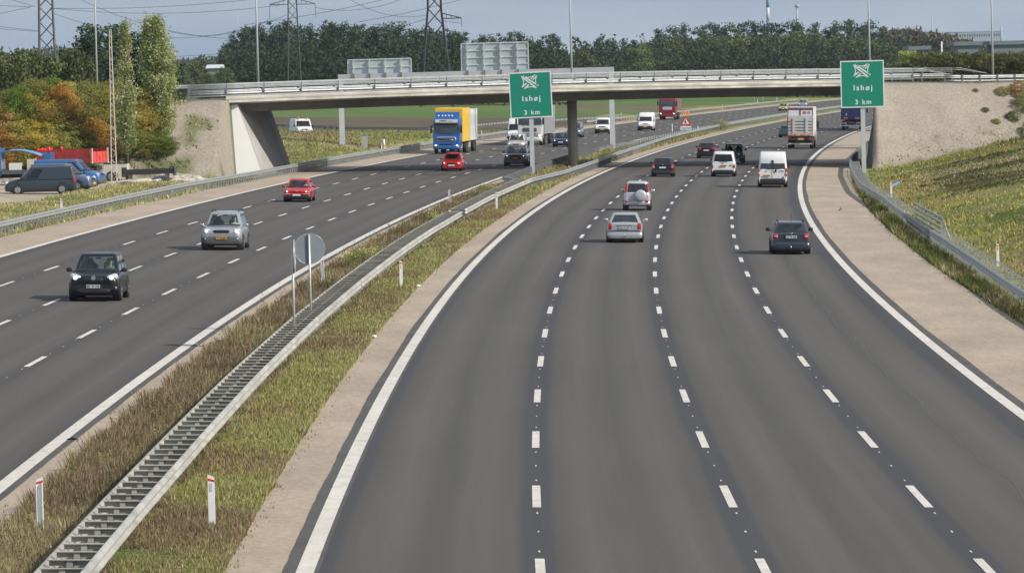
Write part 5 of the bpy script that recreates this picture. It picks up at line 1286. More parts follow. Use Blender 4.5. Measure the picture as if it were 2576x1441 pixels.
    for s in (-1, 1):
        q = MB().sell((s * (W / 2 + .10), y0 - fb - .22, zb + .07), (.22, .12, .16), 3.5, 12, 8); q.tube([(s * (W / 2 - .06), y0 - fb - .22, zb), (s * (W / 2 + .04), y0 - fb - .22, zb + .04)], .03, 6); part('mirror', q, mm, t)
    if roofbars:
        for s in (-1, 1): part('roof_rail', MB().tube([(s * W / 2 * wr * .93, y0 - ft - .15, H - .02), (s * W / 2 * wr * .93, y0 - ft - .3, H + .05), (s * W / 2 * wr * .93, y0 - rt + .3, H + .05), (s * W / 2 * wr * .93, y0 - rt + .15, H - .02)], .025, 6), CHR if roofbars == 2 else PLAS, t)
    if spoiler: part('brake_light', MB().sell((0, y0 - rt - .02, H - .07), (.36, .05, .035), 4, 10, 5), REDL, t)
def setcar(name, label, cat, u, v, approaching, L, fo, ro, rel=None, group=None, scale=1.0):
    """stand a vehicle with its near axle on the road point seen at u, v"""
    x, y = at(u, v); phi = math.atan(dB(y)) if rel is None else rel
    
    d = (L / 2 - (fo if approaching else ro)) * scale
    ox, oy = x + math.sin(phi) * (d), y + math.cos(phi) * d
    t = thing(name, label, cat, P(ox, oy, 0.0), (math.pi - phi) if approaching else -phi, group, tilt=True)
    t.scale = (scale,) * 3
    return t
GT = 'vehicles driving on the motorway'
# --- towards the camera
t = setcar('suv', 'black off-road style car with lit headlights nearest the camera on the left carriageway', 'car', 241.3, 756, True, 4.4, .87, .9, group=GT)
car(t, 4.4, 1.82, 1.70, 1.05, [(0, .82), (.12, .92), (.6, 1.02), (1.05, 1.08), (3.9, 1.08), (4.4, 1.0)], 1.0, 1.75, 4.25, 3.9, .715, .24, .87, 2.6, .355, mat('paint_black', (.006, .007, .010), .3, 0, .03, .8, coat=.25, spec=.35), PLAS, mat('paint_black', (0, 0, 0)), head=(.66, .87, .46, .25, .30), grille=(0, .80, .72, .15, PLAS), plate=(PLW, 'RD 94 218', .56), bump_h=.36, ww=.23, mirror=PLAS)
part('badge', MB().tube([(0, 2.19, .87), (0, 2.225, .87)], .085, 16), CHR, t); part('lower_grille', MB().sell((0, 2.20, .40), (1.25, .08, .17), 5), PLAS, t); [part('fog_lamp', MB().sell((s * .66, 2.16, .46), (.13, .08, .10), 2.4), LENS, t) for s in (-1, 1)]
t = setcar('suv', 'silver off-road style car with roof rails and yellow plate on the left carriageway', 'car', 561, 628.5, True, 4.56, .85, 1.0, group=GT)
car(t, 4.56, 1.87, 1.75, 1.07, [(0, .86), (.10, .95), (.5, 1.05), (1.1, 1.12), (4.1, 1.1), (4.56, 1.0)], 1.12, 1.8, 4.4, 4.15, .72, .24, .85, 2.71, .365, paint('silver_metallic', (.42, .44, .48), .5, .3), PLASG, PLASG, head=(.70, .90, .36, .22), grille=(0, .88, .78, .15, PLAS), plate=(PLY, 'TT 96 301', .58), bump_h=.42, ww=.24, roofbars=1)
part('badge', MB().sell((0, 2.27, .885), (.17, .03, .07), 2.2), CHR, t); [part('fog_lamp', MB().sell((s * .74, 2.26, .55), (.12, .08, .11), 2.4), LENS, t) for s in (-1, 1)]
part('air_intake', MB().sell((0, 2.22, .70), (1.15, .08, .05), 5), PLAS, t)
t = setcar('car', 'red saloon with white plate in front of the white bridge wall, left carriageway', 'car', 749, 507.8, True, 4.3, .85, .95, group=GT)
car(t, 4.3, 1.70, 1.43, .90, [(0, .70), (.12, .76), (1.0, .90), (3.3, .93), (3.5, .92), (4.3, .88)], 1.15, 1.9, 3.95, 3.3, .70, .17, .85, 2.48, .30, paint('red', (.48, .012, .022), 0, .3), None, PLAS, head=(.60, .66, .36, .14), grille=(0, .67, .80, .11, paint('red', (0, 0, 0))), plate=(PLW, None, .45), bump_h=.30, sidewin=((.05, .46), (.52, .88)), nose=(.90, .94, .97))
[part('bumper_strip', MB().sell((s * .58, 2.17, .50), (.42, .05, .035), 4), GREY_RF, t) for s in (-1, 1)]; part('badge', MB().sell((0, 2.20, .69), (.12, .03, .08), 2), CHR, t)
t = setcar('car', 'small bright red hatchback with glaring headlights in front of the blue truck', 'car', 1137, 430.3, True, 3.8, .75, .65, group=GT)
car(t, 3.8, 1.68, 1.45, .93, [(0, .72), (.12, .78), (.9, .94), (3.3, .96), (3.8, .9)], .95, 1.65, 3.7, 3.2, .71, .17, .75, 2.4, .29, paint('red', (0, 0, 0)), None, None, head=(.58, .66, .32, .18), grille=(0, .62, .70, .12, PLAS), plate=(PLW, None, .47), sidewin=((.05, .46), (.52, .9)))
t = setcar('suv', 'dark grey large off-road style car left of the median sign pole', 'car', 1297.6, 418, True, 5.0, .95, 1.0, group=GT)
car(t, 5.0, 1.98, 1.74, 1.10, [(0, .88), (.12, .98), (.6, 1.06), (1.3, 1.13), (4.6, 1.13), (5.0, 1.05)], 1.3, 2.1, 4.85, 4.4, .71, .22, .95, 3.0, .38, paint('graphite', (.075, .085, .105), .4, .3), None, None, head=(.70, .88, .34, .14), grille=(0, .78, .78, .42, PLAS), plate=(PLY, None, .70), roofbars=1)
part('lower_trim', MB().sell((0, 2.47, .42), (1.7, .06, .05), 5), CHR, t)
t = setcar('people_carrier', 'pale beige people carrier directly behind the dark grey off-road style car', 'car', 1299, 381, True, 4.6, .95, .8, group=GT)
car(t, 4.6, 1.80, 1.75, 1.08, [(0, .82), (.12, .90), (.9, 1.05), (4.2, 1.08), (4.6, 1.0)], .9, 1.8, 4.5, 4.2, .78, .18, .95, 2.85, .32, paint('beige', (.52, .50, .46), .2, .35), None, None, head=(.64, .76, .34, .17), grille=(0, .70, .7, .12, PLAS), plate=(PLW, None, .5))
t = setcar('van', 'tall white delivery van left of the white truck, partly behind the median sign', 'van', 1298, 356, True, 6.0, .95, 1.1, group=GT)
VW_ = paint('white', (.74, .75, .76), 0, .35, .4)
def van(t, L, W, H, zb, hood, fb, ft, m=VW_, plate=(PLY, None, .52), bump=PLAS, head=(.72, .95, .26, .26), grille=(0, .88, .9, .12, PLAS), rearwin=None, rearglass=None, sidewin=((.03, .20),), wr=.88, fo=.95, wb=3.2, rplate=None, tail=None, mirror=PLAS, bump_h=.42, lit=True, gc=.2, rw=.33, gr=.14, tailf=(.95, .97, .99)):
    car(t, L, W, H, zb, [(0, hood - .14), (.14, hood), (fb, zb), (L - .2, zb), (L, zb)], fb, ft, L - .03, L - .10, wr, gc, fo, wb, rw, m, None, bump, sidewin=sidewin, rearwin=rearwin, rearglass=rearglass, head=head, grille=grille, plate=plate, rplate=rplate, tail=tail, mirror=mirror, bump_h=bump_h, lit=lit, rim=HUB, gr=gr, tailf=tailf, gw=.985, levels=(0, .07, .34, .58, .80, 1.0) if H < 2.2 else (0, .05, .22, .40, .56, 1.0))
van(t, 6.0, 1.99, 2.6, 1.25, 1.08, .75, 1.5)
t = setcar('van', 'white van with dark bumper just left of the right gantry post', 'van', 1515.5, 336.3, True, 4.9, .9, 1.0, group=GT)
van(t, 4.9, 1.90, 1.97, 1.15, 1.0, .75, 1.5, head=(.70, .88, .34, .18), grille=(0, .86, .85, .12, PLAS))
t = setcar('van', 'white high roof van with lit headlights right of the right gantry post', 'van', 1623.5, 329, True, 5.2, .9, 1.0, group=GT)
van(t, 5.2, 1.97, 2.38, 1.25, 1.05, .8, 1.5, head=(.70, .90, .32, .18), grille=(0, .88, .7, .10, PLAS))
t = setcar('car', 'dark blue estate car with bright headlights left of the bridge pier', 'car', 1411.5, 369.5, True, 4.5, .9, 1.0, group=GT)
car(t, 4.5, 1.76, 1.46, .92, [(0, .70), (.12, .78), (1.1, .93), (4.1, .95), (4.5, .85)], 1.2, 1.95, 4.35, 4.0, .76, .17, .9, 2.65, .31, paint('dark_blue', (.025, .045, .085), .3, .3), None, None, head=(.62, .66, .32, .16), grille=(0, .64, .6, .1, PLAS), plate=(PLW, None, .5))
t = setcar('people_carrier', 'blue grey people carrier partly hidden behind the bridge pier', 'car', 1444, 346.5, True, 4.5, .9, .8, group=GT)
car(t, 4.5, 1.82, 1.85, 1.12, [(0, .85), (.12, .92), (.8, 1.08), (4.3, 1.12), (4.5, 1.05)], .8, 1.6, 4.4, 4.2, .80, .18, .9, 2.8, .31, paint('blue_grey', (.16, .20, .28), .3, .3), None, PLAS, head=(.64, .78, .34, .2), grille=(0, .72, .7, .1, PLAS))
t = setcar('car', 'lime green small car far away, left of the delivery truck top', 'car', 1969.5, 280.4, True, 3.7, .7, .6, group=GT)
car(t, 3.7, 1.65, 1.52, .95, [(0, .72), (.12, .8), (.8, .95), (3.3, .97), (3.7, .9)], .8, 1.45, 3.6, 3.2, .78, .17, .7, 2.4, .29, paint('lime', (.30, .36, .06), 0, .35), None, PLAS, head=(.56, .68, .32, .2))
t = setcar('people_carrier', 'pale blue people carrier peeking over the delivery truck roof', 'car', 2018.7, 271, True, 4.4, .9, .8, group=GT)
car(t, 4.4, 1.80, 1.66, 1.02, [(0, .8), (.12, .88), (.9, 1.0), (4.0, 1.02), (4.4, .95)], .9, 1.7, 4.3, 4.0, .78, .18, .9, 2.7, .31, paint('pale_blue', (.30, .36, .44), .3, .3), None, None, head=(.64, .72, .32, .18))
# --- away from the camera
t = setcar('car', 'silver hatchback nearest the camera in the leftmost lane driving away', 'car', 1571.7, 609.5, False, 4.5, .9, .98, group=GT)
car(t, 4.5, 1.74, 1.43, .95, [(0, .70), (.15, .78), (1.1, .92), (3.9, .99), (4.3, .99), (4.5, .93)], 1.2, 1.95, 4.36, 3.35, .69, .17, .9, 2.51, .30, paint('silver', (.48, .50, .53), .45, .32), None, paint('silver', (0, 0, 0)), tail=(.70, .80, .19, .32, .06), plate=None, rplate=(PLW, 'XL 75 246', .74, .0), bump_h=.36, sidewin=((.05, .38), (.42, .72)), rearwin=(1, 4), spoiler=True)
part('handle_strip', MB().sell((0, -2.27, .86), (.78, .05, .035), 5), CHR, t); part('bumper_line', MB().sell((0, -2.26, .60), (1.66, .06, .03), 5), PLAS, t); part('tow_hitch', MB().tube([(0, -2.2, .34), (0, -2.36, .32), (0, -2.36, .42)], .025, 6), CHR, t); part('exhaust', MB().tube([(-.52, -2.0, .26), (-.52, -2.26, .26)], .035, 8), CHR, t)
t = setcar('suv', 'compact silver off-road style car with spare wheel cover and tall red lamps', 'car', 1602, 529.3, False, 3.95, .65, .72, group=GT)
car(t, 3.95, 1.62, 1.72, 1.06, [(0, .85), (.15, .95), (.9, 1.05), (3.7, 1.08), (3.95, 1.06)], .95, 1.55, 3.90, 3.72, .78, .30, .65, 2.42, .34, paint('silver_white', (.56, .58, .62), .35, .32), PLASG, paint('silver_white', (0, 0, 0)), tail=None, plate=None, rplate=(PLW, 'YB 31 907', .62, -.32), bump_h=.26, roofbars=1, gr=.16)
for s in (-1, 1): part('tail_light', MB().sell((s * .625, -1.885, 1.36), (.13, .10, .54), 5, 10, 8, rot=Matrix.Rotation(-s * .14, 3, 'Y') @ Matrix.Rotation(-.12, 3, 'X')), REDL, t); part('rear_reflector', MB().sell((s * .60, -1.99, .56), (.20, .08, .12), 4), REDL, t)
sp = part('spare_wheel_cover', MB().loft([[(.22 + r * math.cos(a), -1.97 - dy, .90 + r * math.sin(a)) for a in np.linspace(0, 2 * math.pi, 29)[:-1]] for r, dy in ((.30, 0), (.335, .02), (.345, .10), (.335, .19), (.29, .225), (.15, .235), (.02, .24))]), paint('silver_white', (0, 0, 0)), t)
t = setcar('estate_car', 'dark blue estate car alone in the right hand lane near the white edge line', 'car', 1987.5, 638.5, False, 4.57, .92, .98, group=GT)
car(t, 4.57, 1.77, 1.47, .98, [(0, .72), (.15, .80), (1.1, .95), (4.1, 1.0), (4.45, 1.0), (4.57, .95)], 1.2, 1.95, 4.48, 4.05, .71, .18, .92, 2.58, .315, paint('slate_blue', (.045, .062, .085), .4, .28), None, paint('slate_blue', (0, 0, 0)), tail=(.70, .83, .24, .24, .06, .0), plate=None, rplate=(PLW, 'XV 70 406', .80, .02), bump_h=.38, roofbars=1, sidewin=((.04, .34), (.38, .64), (.69, .93)), spoiler=True, mirror=PLAS)
part('plate_recess', MB().sell((.02, -2.29, .81), (.66, .05, .17), 6), PLAS, t); part('badge', MB().sell((.02, -2.30, .94), (.07, .03, .07), 2), CHR, t); part('bumper_strip', MB().sell((0, -2.30, .44), (1.35, .05, .03), 5), PLAS, t); part('tow_hitch', MB().tube([(0, -2.2, .32), (0, -2.38, .30), (0, -2.38, .40)], .025, 6), CHR, t); part('aerial', MB().tube([(.02, -1.5, 1.46), (.02, -1.85, 1.82)], .008, 5), PLAS, t)
t = setcar('van', 'large white high roof van seen from behind near the right edge line', 'van', 1943, 471.3, False, 5.4, .95, 1.0, group=GT)
van(t, 5.4, 2.05, 2.50, 1.30, 1.1, .75, 1.6, plate=None, rplate=(PLY, 'UV 93 518', .84, -.42), rearwin=(1, 3), rearglass=GLD, tail=(.955, 1.06, .12, .62, .05), wr=.86, bump_h=.44, gr=.12)
for a, b, c, d in ((0, 1.66, .10, .52),): part('door_pillar', MB().box((0, -2.70, b), (a + .14, .05, d)), PLAS, t)
part('door_seam', MB().box((-.03, -2.72, 1.05), (.014, .012, .75)), PLAS, t); part('badge', MB().sell((-.42, -2.74, 1.17), (.10, .03, .10), 2), CHR, t); part('door_handle', MB().sell((.22, -2.74, 1.17), (.13, .06, .20), 2.6), PLAS, t); part('lettering_strip', MB().box((.66, -2.735, 1.17), (.36, .01, .035)), PLASG, t); part('roof_lamp', MB().sell((0, -2.62, 2.38), (.3, .06, .05), 4), REDL, t)
part('sticker', MB().tube([(.74, -2.73, .70), (.74, -2.737, .70)], .075, 14), mat('blue_sticker', (.08, .16, .32), .5), t)
for s in (-1, 1): part('reversing_lamp', MB().sell((s * .955, -2.72, 1.00), (.10, .08, .20), 4), LENS, t)
t = setcar('van', 'older white van with large dark rear window in the second lane from the right', 'van', 1819.6, 444.6, False, 4.8, .9, .98, group=GT)
van(t, 4.8, 1.84, 1.94, 1.18, 1.0, .7, 1.5, plate=None, rplate=(PLY, 'RX 48 263', .86, .0), rearwin=(1, 4), rearglass=glassmat('brown_tint_glass', (.10, .07, .09), .02), tail=(.83, .82, .15, .28, .04), wr=.80, bump_h=.34, wb=2.9, gr=.15, sidewin=((.03, .20), (.3, .55), (.6, .9)))
part('badge', MB().sell((0, -2.44, 1.08), (.12, .03, .12), 2), CHR, t); part('lettering_strip', MB().box((.58, -2.425, .88), (.22, .01, .05)), PLASG, t)
t = setcar('car', 'very dark hatchback in the leftmost lane just before the bridge shadow', 'car', 1667, 444.8, False, 4.2, .85, .75, group=GT)
DKG = paint('dark_green_black', (.018, .024, .026), .3, .28)
car(t, 4.2, 1.71, 1.47, .96, [(0, .72), (.15, .8), (1.0, .93), (3.9, 1.0), (4.2, .98)], 1.1, 1.8, 4.12, 3.65, .70, .17, .85, 2.51, .30, DKG, None, PLAS, tail=(.73, .78, .22, .34, .05, .12), plate=None, rplate=(PLW, None, .72, 0), sidewin=((.05, .4), (.46, .78)))
part('badge', MB().sell((0, -2.12, .93), (.09, .03, .09), 2), CHR, t)
t = setcar('car', 'dark plum hatchback with large red tail lamps ahead of the white van', 'car', 1776.8, 398.3, False, 4.25, .85, .75, group=GT)
car(t, 4.25, 1.77, 1.45, .96, [(0, .72), (.15, .8), (1.0, .93), (3.9, 1.0), (4.25, .97)], 1.1, 1.8, 4.15, 3.6, .74, .17, .85, 2.58, .31, paint('plum', (.035, .016, .024), .3, .28), None, None, tail=(.66, .88, .36, .22, .06), plate=None, rplate=(PLW, None, .74, 0), roofbars=2)
t = setcar('suv', 'dark green off-road style car half hidden by the white van', 'car', 1845, 411.3, False, 4.5, .8, .9, group=GT)
car(t, 4.5, 1.80, 1.74, 1.10, [(0, .95), (.15, 1.02), (1.1, 1.1), (4.2, 1.12), (4.5, 1.1)], 1.3, 1.8, 4.4, 4.15, .80, .25, .8, 2.7, .36, paint('dark_green', (.014, .035, .024), .2, .28), None, PLAS, tail=(.80, .66, .16, .2, .05), plate=None)
part('fuel_cap', MB().sell((.45, -2.28, .82), (.2, .05, .2), 2.2), CHR, t)
t = setcar('car', 'teal hatchback half hidden behind the delivery truck', 'car', 1977, 346, False, 4.1, .85, .7, group=GT)
car(t, 4.1, 1.70, 1.45, .96, [(0, .72), (.15, .8), (1.0, .93), (3.8, 1.0), (4.1, .97)], 1.1, 1.8, 4.0, 3.6, .74, .17, .85, 2.5, .30, paint('teal', (.035, .13, .16), .3, .3), None, PLAS, tail=(.70, .84, .22, .26, .06), plate=None)
# ------------------------------------------------------------------ trucks
TB = paint('truck_blue', (.018, .115, .38), 0, .35, .4); YEL = paint('container_yellow', (.80, .50, .02), 0, .45, .2); TW = paint('truck_white', (.66, .67, .65), 0, .4, .3); TR = paint('truck_red', (.19, .010, .014), 0, .35, .4)
CHS = mat('chassis_black', (.03, .03, .032), .7, 0, .2, 3); GLT = glassmat('truck_glass', (.42, .5, .5), .05)
REDM = mat('red_print', (.65, .04, .02), .5); DKM = mat('dark_print', (.06, .07, .08), .5); ALU = mat('brushed_aluminium', (.60, .61, .59), .45, .15, .08, 2)
def cab(t, m, H=3.1, W=2.48, zb=1.95, L=2.3, lit=True, grille=None, head=(1.0, .78, .34, .22), fy=0, plate=PLY, name='cab', screen=GLT, bump=None):
    c = bpy.data.objects.new('cab', None); col.objects.link(c); c.parent = t; c.location = (0, fy, 0)
    y0 = L / 2
    mb = MB(); prof = [(y0 - .02, .42), (y0 + .05, .60), (y0 + .06, 1.3), (y0 + .03, zb), (y0 - .16, H - .35), (y0 - .30, H - .08), (y0 - .55, H), (-y0, H), (-y0, .75), (y0 - 1.95, .75), (y0 - 1.85, 1.02), (y0 - 1.6, 1.15), (y0 - 1.1, 1.15), (y0 - .85, 1.0), (y0 - .75, .42)]
    xs_ = [(-1, .90), (-.97, .975), (-.90, 1.0), (.90, 1.0), (.97, .975), (1, .90)]
    rings = [[(W / 2 * a, yy * (1 - (1 - s) * .25), zz if zz < 1.2 else zz - (1 - s) * .5) for yy, zz in prof] for a, s in xs_]
    mb.loft(rings, sm=False)
    part('cab_shell', mb, m, c)
    ws = MB(); zt = H - .42
    rw_ = [[(W / 2 * .93 * a, y0 + .045 - .0 * z + .05 * (1 - a * a) - (.19 * max(0, (z - zb)) / (H - .35 - zb)), z) for a in np.linspace(-1, 1, 9)] for z in np.linspace(zb - .02, zt, 5)]
    ws.loft(rw_, caps=False, closed=False)
    sc_ = part('windscreen', ws, mat('dark_windscreen', (.03, .045, .055), .06, 0, .4, 1.5, coat=1.0), c)
    for s in (-1, 1):
        part('side_window', MB().box((s * (W / 2 + .003), y0 - .75, zb + .42), (.012, .9, .6)), mat('dark_windscreen', (0, 0, 0)), c)
        part('mirror', MB().sell((s * (W / 2 + .16), y0 + .05, zb + .35), (.20, .12, .75), 5), PLAS, c); part('mirror_arm', MB().tube([(s * (W / 2 - .05), y0 - .05, zb + .75), (s * (W / 2 + .16), y0 + .05, zb + .66)], .025, 6), PLAS, c)
        h = part('headlight', MB().sell((s * head[0], y0 + .05, head[1]), (head[2], .12, head[3]), 3.5), LENS, c)
        if lit: part('bulb', MB().sell((s * head[0], y0 + .12, head[1]), (head[3] * .75, .05, head[3] * .75), 2.2, 10, 6), LAMP_ON, h)
        wheel(c, s * (W / 2 - .17), y0 - 1.35, .50, .30, RIMM, .55)
    part('number_plate', MB().box((0, y0 + .09, .52), (.52, .02, .12)), plate, c)
    part('wiper', MB().tube([(-.5, y0 + .15, zb + .02), (.15, y0 + .12, zb + .26)], .012, 4).tube([(.3, y0 + .15, zb + .02), (.9, y0 + .1, zb + .26)], .012, 4), PLAS, c)
    return c, y0
def boxbody(t, y1, y2, z1, z2, W, m, name='cargo_box'):
    b = part(name, MB().prism([(y1, z1), (y1, z2 - .04), (y1 - .04, z2), (y2 + .04, z2), (y2, z2 - .04), (y2, z1)], -W / 2, W / 2, axis=0), m, t); return b
def chassis(t, y1, y2, axles, W=2.5, r=.5):
    part('chassis', MB().box((0, (y1 + y2) / 2, .92), (.9, abs(y1 - y2), .26)).box((0, (y1 + y2) / 2, 1.04), (W * .9, abs(y1 - y2) * .96, .05)), CHS, t)
    for y in axles:
        for s in (-1, 1): wheel(t, s * (W / 2 - .2), y, r, .36, HUB, .58)
# blue container truck
t = setcar('truck', 'blue cab truck with a yellow container and a white container on its trailer', 'truck', 1126, 387.2, True, 2.3, 1.35, .9, group=GT, scale=1.03)
c, y0 = cab(t, TB, 3.40, 2.5, 1.98)
part('visor_board', MB().box((0, y0 + .02, 3.10), (2.1, .10, .30)), mat('visor_white', (.68, .72, .68), .5), c); part('sun_visor', MB().sell((0, y0 + .10, 2.86), (2.3, .26, .16), 5), mat('smoked_plastic', (.04, .05, .06), .3), c)
link('lettering', textmesh('DEBERT', .20, DKM, 1.0, .004, shear=.2), c, (-(-.30), y0 + .075, 3.10), (math.pi / 2, 0, math.pi)); link('lettering', textmesh('transport', .13, REDM, 1.0, 0), c, (-.42, y0 + .075, 3.08), (math.pi / 2, 0, math.pi))
part('grille', MB().sell((0, y0 + .07, 1.42), (1.85, .07, .36), 7), GREY_RF, c); part('grille_mesh', MB().sell((0, y0 + .10, 1.42), (1.7, .05, .25), 7), PLAS, c); part('grille_bar', MB().tube([(-.75, y0 + .13, 1.34), (.75, y0 + .13, 1.50)], .018, 5), CHR, c)
part('lower_grille', MB().sell((0, y0 + .06, .88), (1.3, .06, .16), 6), PLAS, c); part('front_bumper', MB().sell((0, y0 + .02, .62), (2.5, .30, .36), 5), TB, c)
sp_ = part('roof_spoiler', MB().prism([(y0 - .75, 3.38), (y0 - .95, 3.92), (y0 - 2.0, 3.98), (y0 - 2.1, 3.38)], -1.12, 1.12, axis=0), TB, c)
part('lamp_bar', MB().tube([(-.85, y0 - .52, 3.56), (.85, y0 - .52, 3.56)], .02, 6), PLAS, c); [part('spotlight', MB().sell((q, y0 - .44, 3.58), (.17, .1, .17), 2.2), mat('spot_glass', (.8, .82, .84), .1), c) for q in (-.5, -.18, .14, .42, .78)]
chassis(t, -1.2, -9.0, (-6.4, -7.75)); b = boxbody(t, -1.35, -8.9, 1.12, 4.28, 2.56, YEL); CRR = [part('corrugation', MB().box((1.286, -1.6 - k * .31, 2.6), (.02, .12, 2.8)), YEL, b) for k in range(23)]
part('tank', MB().box((1.0, -2.2, .72), (.5, 1.2, .6)), ALU, t); part('side_skirt', MB().box((1.15, -4.2, .8), (.06, 2.3, .5)), ALU, t)
chassis(t, -10, -17.6, (-15, -16.3)); b2 = boxbody(t, -9.9, -17.6, 1.12, 4.12, 2.5, VW_)
link('lettering', textmesh('DHL', 1.15, REDM, 1.0, .02, shear=.3), b, (1.31, -6.3, 3.05), (math.pi / 2, 0, math.pi / 2)); link('lettering', textmesh('EXPRESS', .95, REDM, 1.0, .02, shear=.3), b, (1.31, -6.0, 2.25), (math.pi / 2, 0, math.pi / 2)); part('red_stripe', MB().box((1.305, -5.2, 1.62), (.012, 7.0, .26)), REDM, b)
link('lettering', textmesh('A LERN', 1.2, DKM, 1.0, .01), b2, (1.262, -14, 3.1), (math.pi / 2, 0, math.pi / 2)); part('drawbar', MB().box((0, -9.5, .9), (.3, 1.4, .2)), CHS, t)
# white truck
t = setcar('truck', 'white cab truck with grey curtain trailer behind the median sign', 'truck', 1335, 366, True, 2.3, 1.35, .9, group=GT, scale=1.04)
c, y0 = cab(t, TW, 3.65, 2.48, 2.15, head=(1.02, 1.0, .34, .28)); part('grille', MB().sell((0, y0 + .06, 1.62), (1.5, .06, .42), 7), PLASG, c); [part('grille_slat', MB().sell((0, y0 + .08, z), (1.7, .06, .045), 6), PLASG, c) for z in (1.26, 1.08, .92)]; part('front_bumper', MB().sell((0, y0 + .0, .66), (2.5, .32, .44), 5), TW, c)
part('roof_spoiler', MB().prism([(y0 - .75, 3.63), (y0 - 1.0, 4.0), (y0 - 2.1, 4.05), (y0 - 2.2, 3.63)], -1.1, 1.1, axis=0), TW, c)
chassis(t, -1.0, -14.5, (-3.4, -11, -12.3, -13.6)); boxbody(t, -1.7, -15.2, 1.15, 4.05, 2.55, mat('grey_curtain', (.25, .26, .275), .6, 0, .05, .6), 'curtain_trailer'); part('side_board', MB().box((1.285, -8.4, 1.3), (.02, 13.2, .26)), PLASG, t)
# dark red tipper truck
t = setcar('truck', 'dark red truck with a white front panel coming out from under the bridge', 'truck', 1680, 301.8, True, 2.3, 1.35, .9, group=GT, scale=1.06)
c, y0 = cab(t, TR, 3.2, 2.48, 2.1, head=(.98, .92, .36, .22)); part('front_board', MB().box((0, y0 + .085, 1.72), (1.35, .03, .42)), mat('board_white', (.66, .68, .74), .5), c); part('front_bumper', MB().sell((0, y0, .62), (2.5, .32, .4), 5), TR, c); link('lettering', textmesh('TRANSPORT', .2, DKM), c, (0, y0 + .105, 1.72), (math.pi / 2, 0, math.pi))
chassis(t, -1.2, -8.6, (-4.6, -5.95)); boxbody(t, -1.5, -8.6, 1.45, 3.1, 2.5, mat('plum_tipper', (.20, .10, .11), .5), 'tipper_body')
# delivery truck from behind
t = setcar('truck', 'white box truck with folded silver tail lift seen from behind', 'truck', 2014, 374.5, False, 9.0, 1.35, 1.6, rel=.100, group=GT, scale=1.07)
SIDEP = mat('pale_box_panel', (.66, .69, .68), .5, 0, .04, .8)
bb = boxbody(t, 2.4, -4.5, 1.22, 4.0, 2.5, SIDEP); part('rear_frame', MB().box((-1.21, -4.52, 2.6), (.07, .08, 2.75)).box((1.21, -4.52, 2.6), (.07, .08, 2.75)).box((0, -4.52, 3.94), (2.5, .09, .12)), mat('reddish_frame', (.42, .28, .29), .6), t)
part('roof_edge', MB().box((0, -4.53, 3.80), (2.36, .06, .14)), mat('dark_red_trim', (.08, .02, .02), .6), t)
for s, lbw in ((-1, 0), (1, 1)): part('upper_door', MB().box((s * .58, -4.53, 3.47), (1.06, .04, .52)), VW_, t)
part('logo', MB().tube([(.38, -4.552, 3.47), (.38, -4.558, 3.47)], .17, 16), mat('red_logo', (.6, .12, .10), .5), t); part('logo', MB().tube([(.80, -4.552, 3.47), (.80, -4.558, 3.47)], .17, 16), mat('blue_logo', (.22, .38, .62), .5), t); part('door_bolt', MB().box((-.02, -4.56, 3.4), (.10, .05, .66)), PLASG, t)
part('top_rail', MB().box((0, -4.58, 3.08), (2.34, .10, .26)), ALU, t); part('tail_lift', MB().box((0, -4.60, 2.10), (2.30, .06, 1.66)), mat('lift_panel', (.55, .56, .56), .5, .1, .06, 1.5), t)
for q, w in ((-.62, .24), (.62, .24)): part('lift_rail', MB().box((q, -4.66, 2.14), (w, .08, 1.72)), ALU, t)
for z in (2.65, 2.35, 2.05, 1.78): part('lift_rib', MB().box((0, -4.645, z), (2.24, .03, .05)), PLASG, t)
for q in (-.98, -.36, .30, .92): part('amber_lamp', MB().box((q, -4.72, 1.42), (.30, .05, .20)), mat('orange_lamp', (.80, .26, .10), .4), t)
part('orange_label', MB().tube([(-.95, -4.64, 2.62), (-.95, -4.65, 2.62)], .15, 14), ORL, t)
chassis(t, 4.0, -4.3, (-2.9,)); part('rear_crossmember', MB().box((0, -4.5, 1.06), (2.3, .14, .26)), CHS, t); part('number_plate', MB().box((.05, -4.60, .96), (.52, .02, .16)), PLY, t); part('plate_holder', MB().box((.05, -4.58, .95), (.78, .02, .26)), PLASG, t)
part('underrun_bar', MB().box((0, -4.35, .50), (2.3, .10, .11)), ALU, t); [part('tail_light', MB().box((s * 1.02, -4.55, .98), (.38, .06, .13)), REDL, t) for s in (-1, 1)]
c, y0 = cab(t, TW, 2.9, 2.4, 1.9, lit=False, fy=3.3)
# blue semi trailer
t = setcar('truck', 'dark blue trailer truck seen from behind, cut off by the right direction sign', 'truck', 2143, 326.5, False, 15.0, 1.35, 2.4, group=GT, scale=1.10)
NB = paint('navy', (.014, .022, .11), 0, .5, .2); boxbody(t, 4.9, -7.5, 1.22, 4.0, 2.55, NB); chassis(t, 5, -7.3, (-5.0, -6.0, -4.0)); part('rear_doors', MB().box((-.63, -7.53, 2.6), (1.2, .05, 2.66)).box((.63, -7.53, 2.6), (1.2, .05, 2.66)), NB, t)
for s in (-1, 1):
    part('amber_lamp', MB().box((s * .72, -7.58, 1.42), (.5, .04, .16)), mat('red_orange_lamp', (.50, .14, .08), .4), t); part('lamp_frame', MB().box((s * .85, -7.52, .84), (.55, .05, .09)).box((s * .60, -7.52, .70), (.07, .05, .34)), CHR, t); part('tail_light', MB().box((s * 1.0, -7.5, .76), (.38, .06, .14)), REDL, t)
part('bumper_bar', MB().box((0, -7.5, .50), (2.5, .10, .14)), CHR, t); part('number_plate', MB().box((0, -7.55, .86), (.8, .02, .14)), PLASG, t); part('door_label', MB().box((-.62, -7.57, 1.85), (.12, .01, .26)), GREY_RF, t)
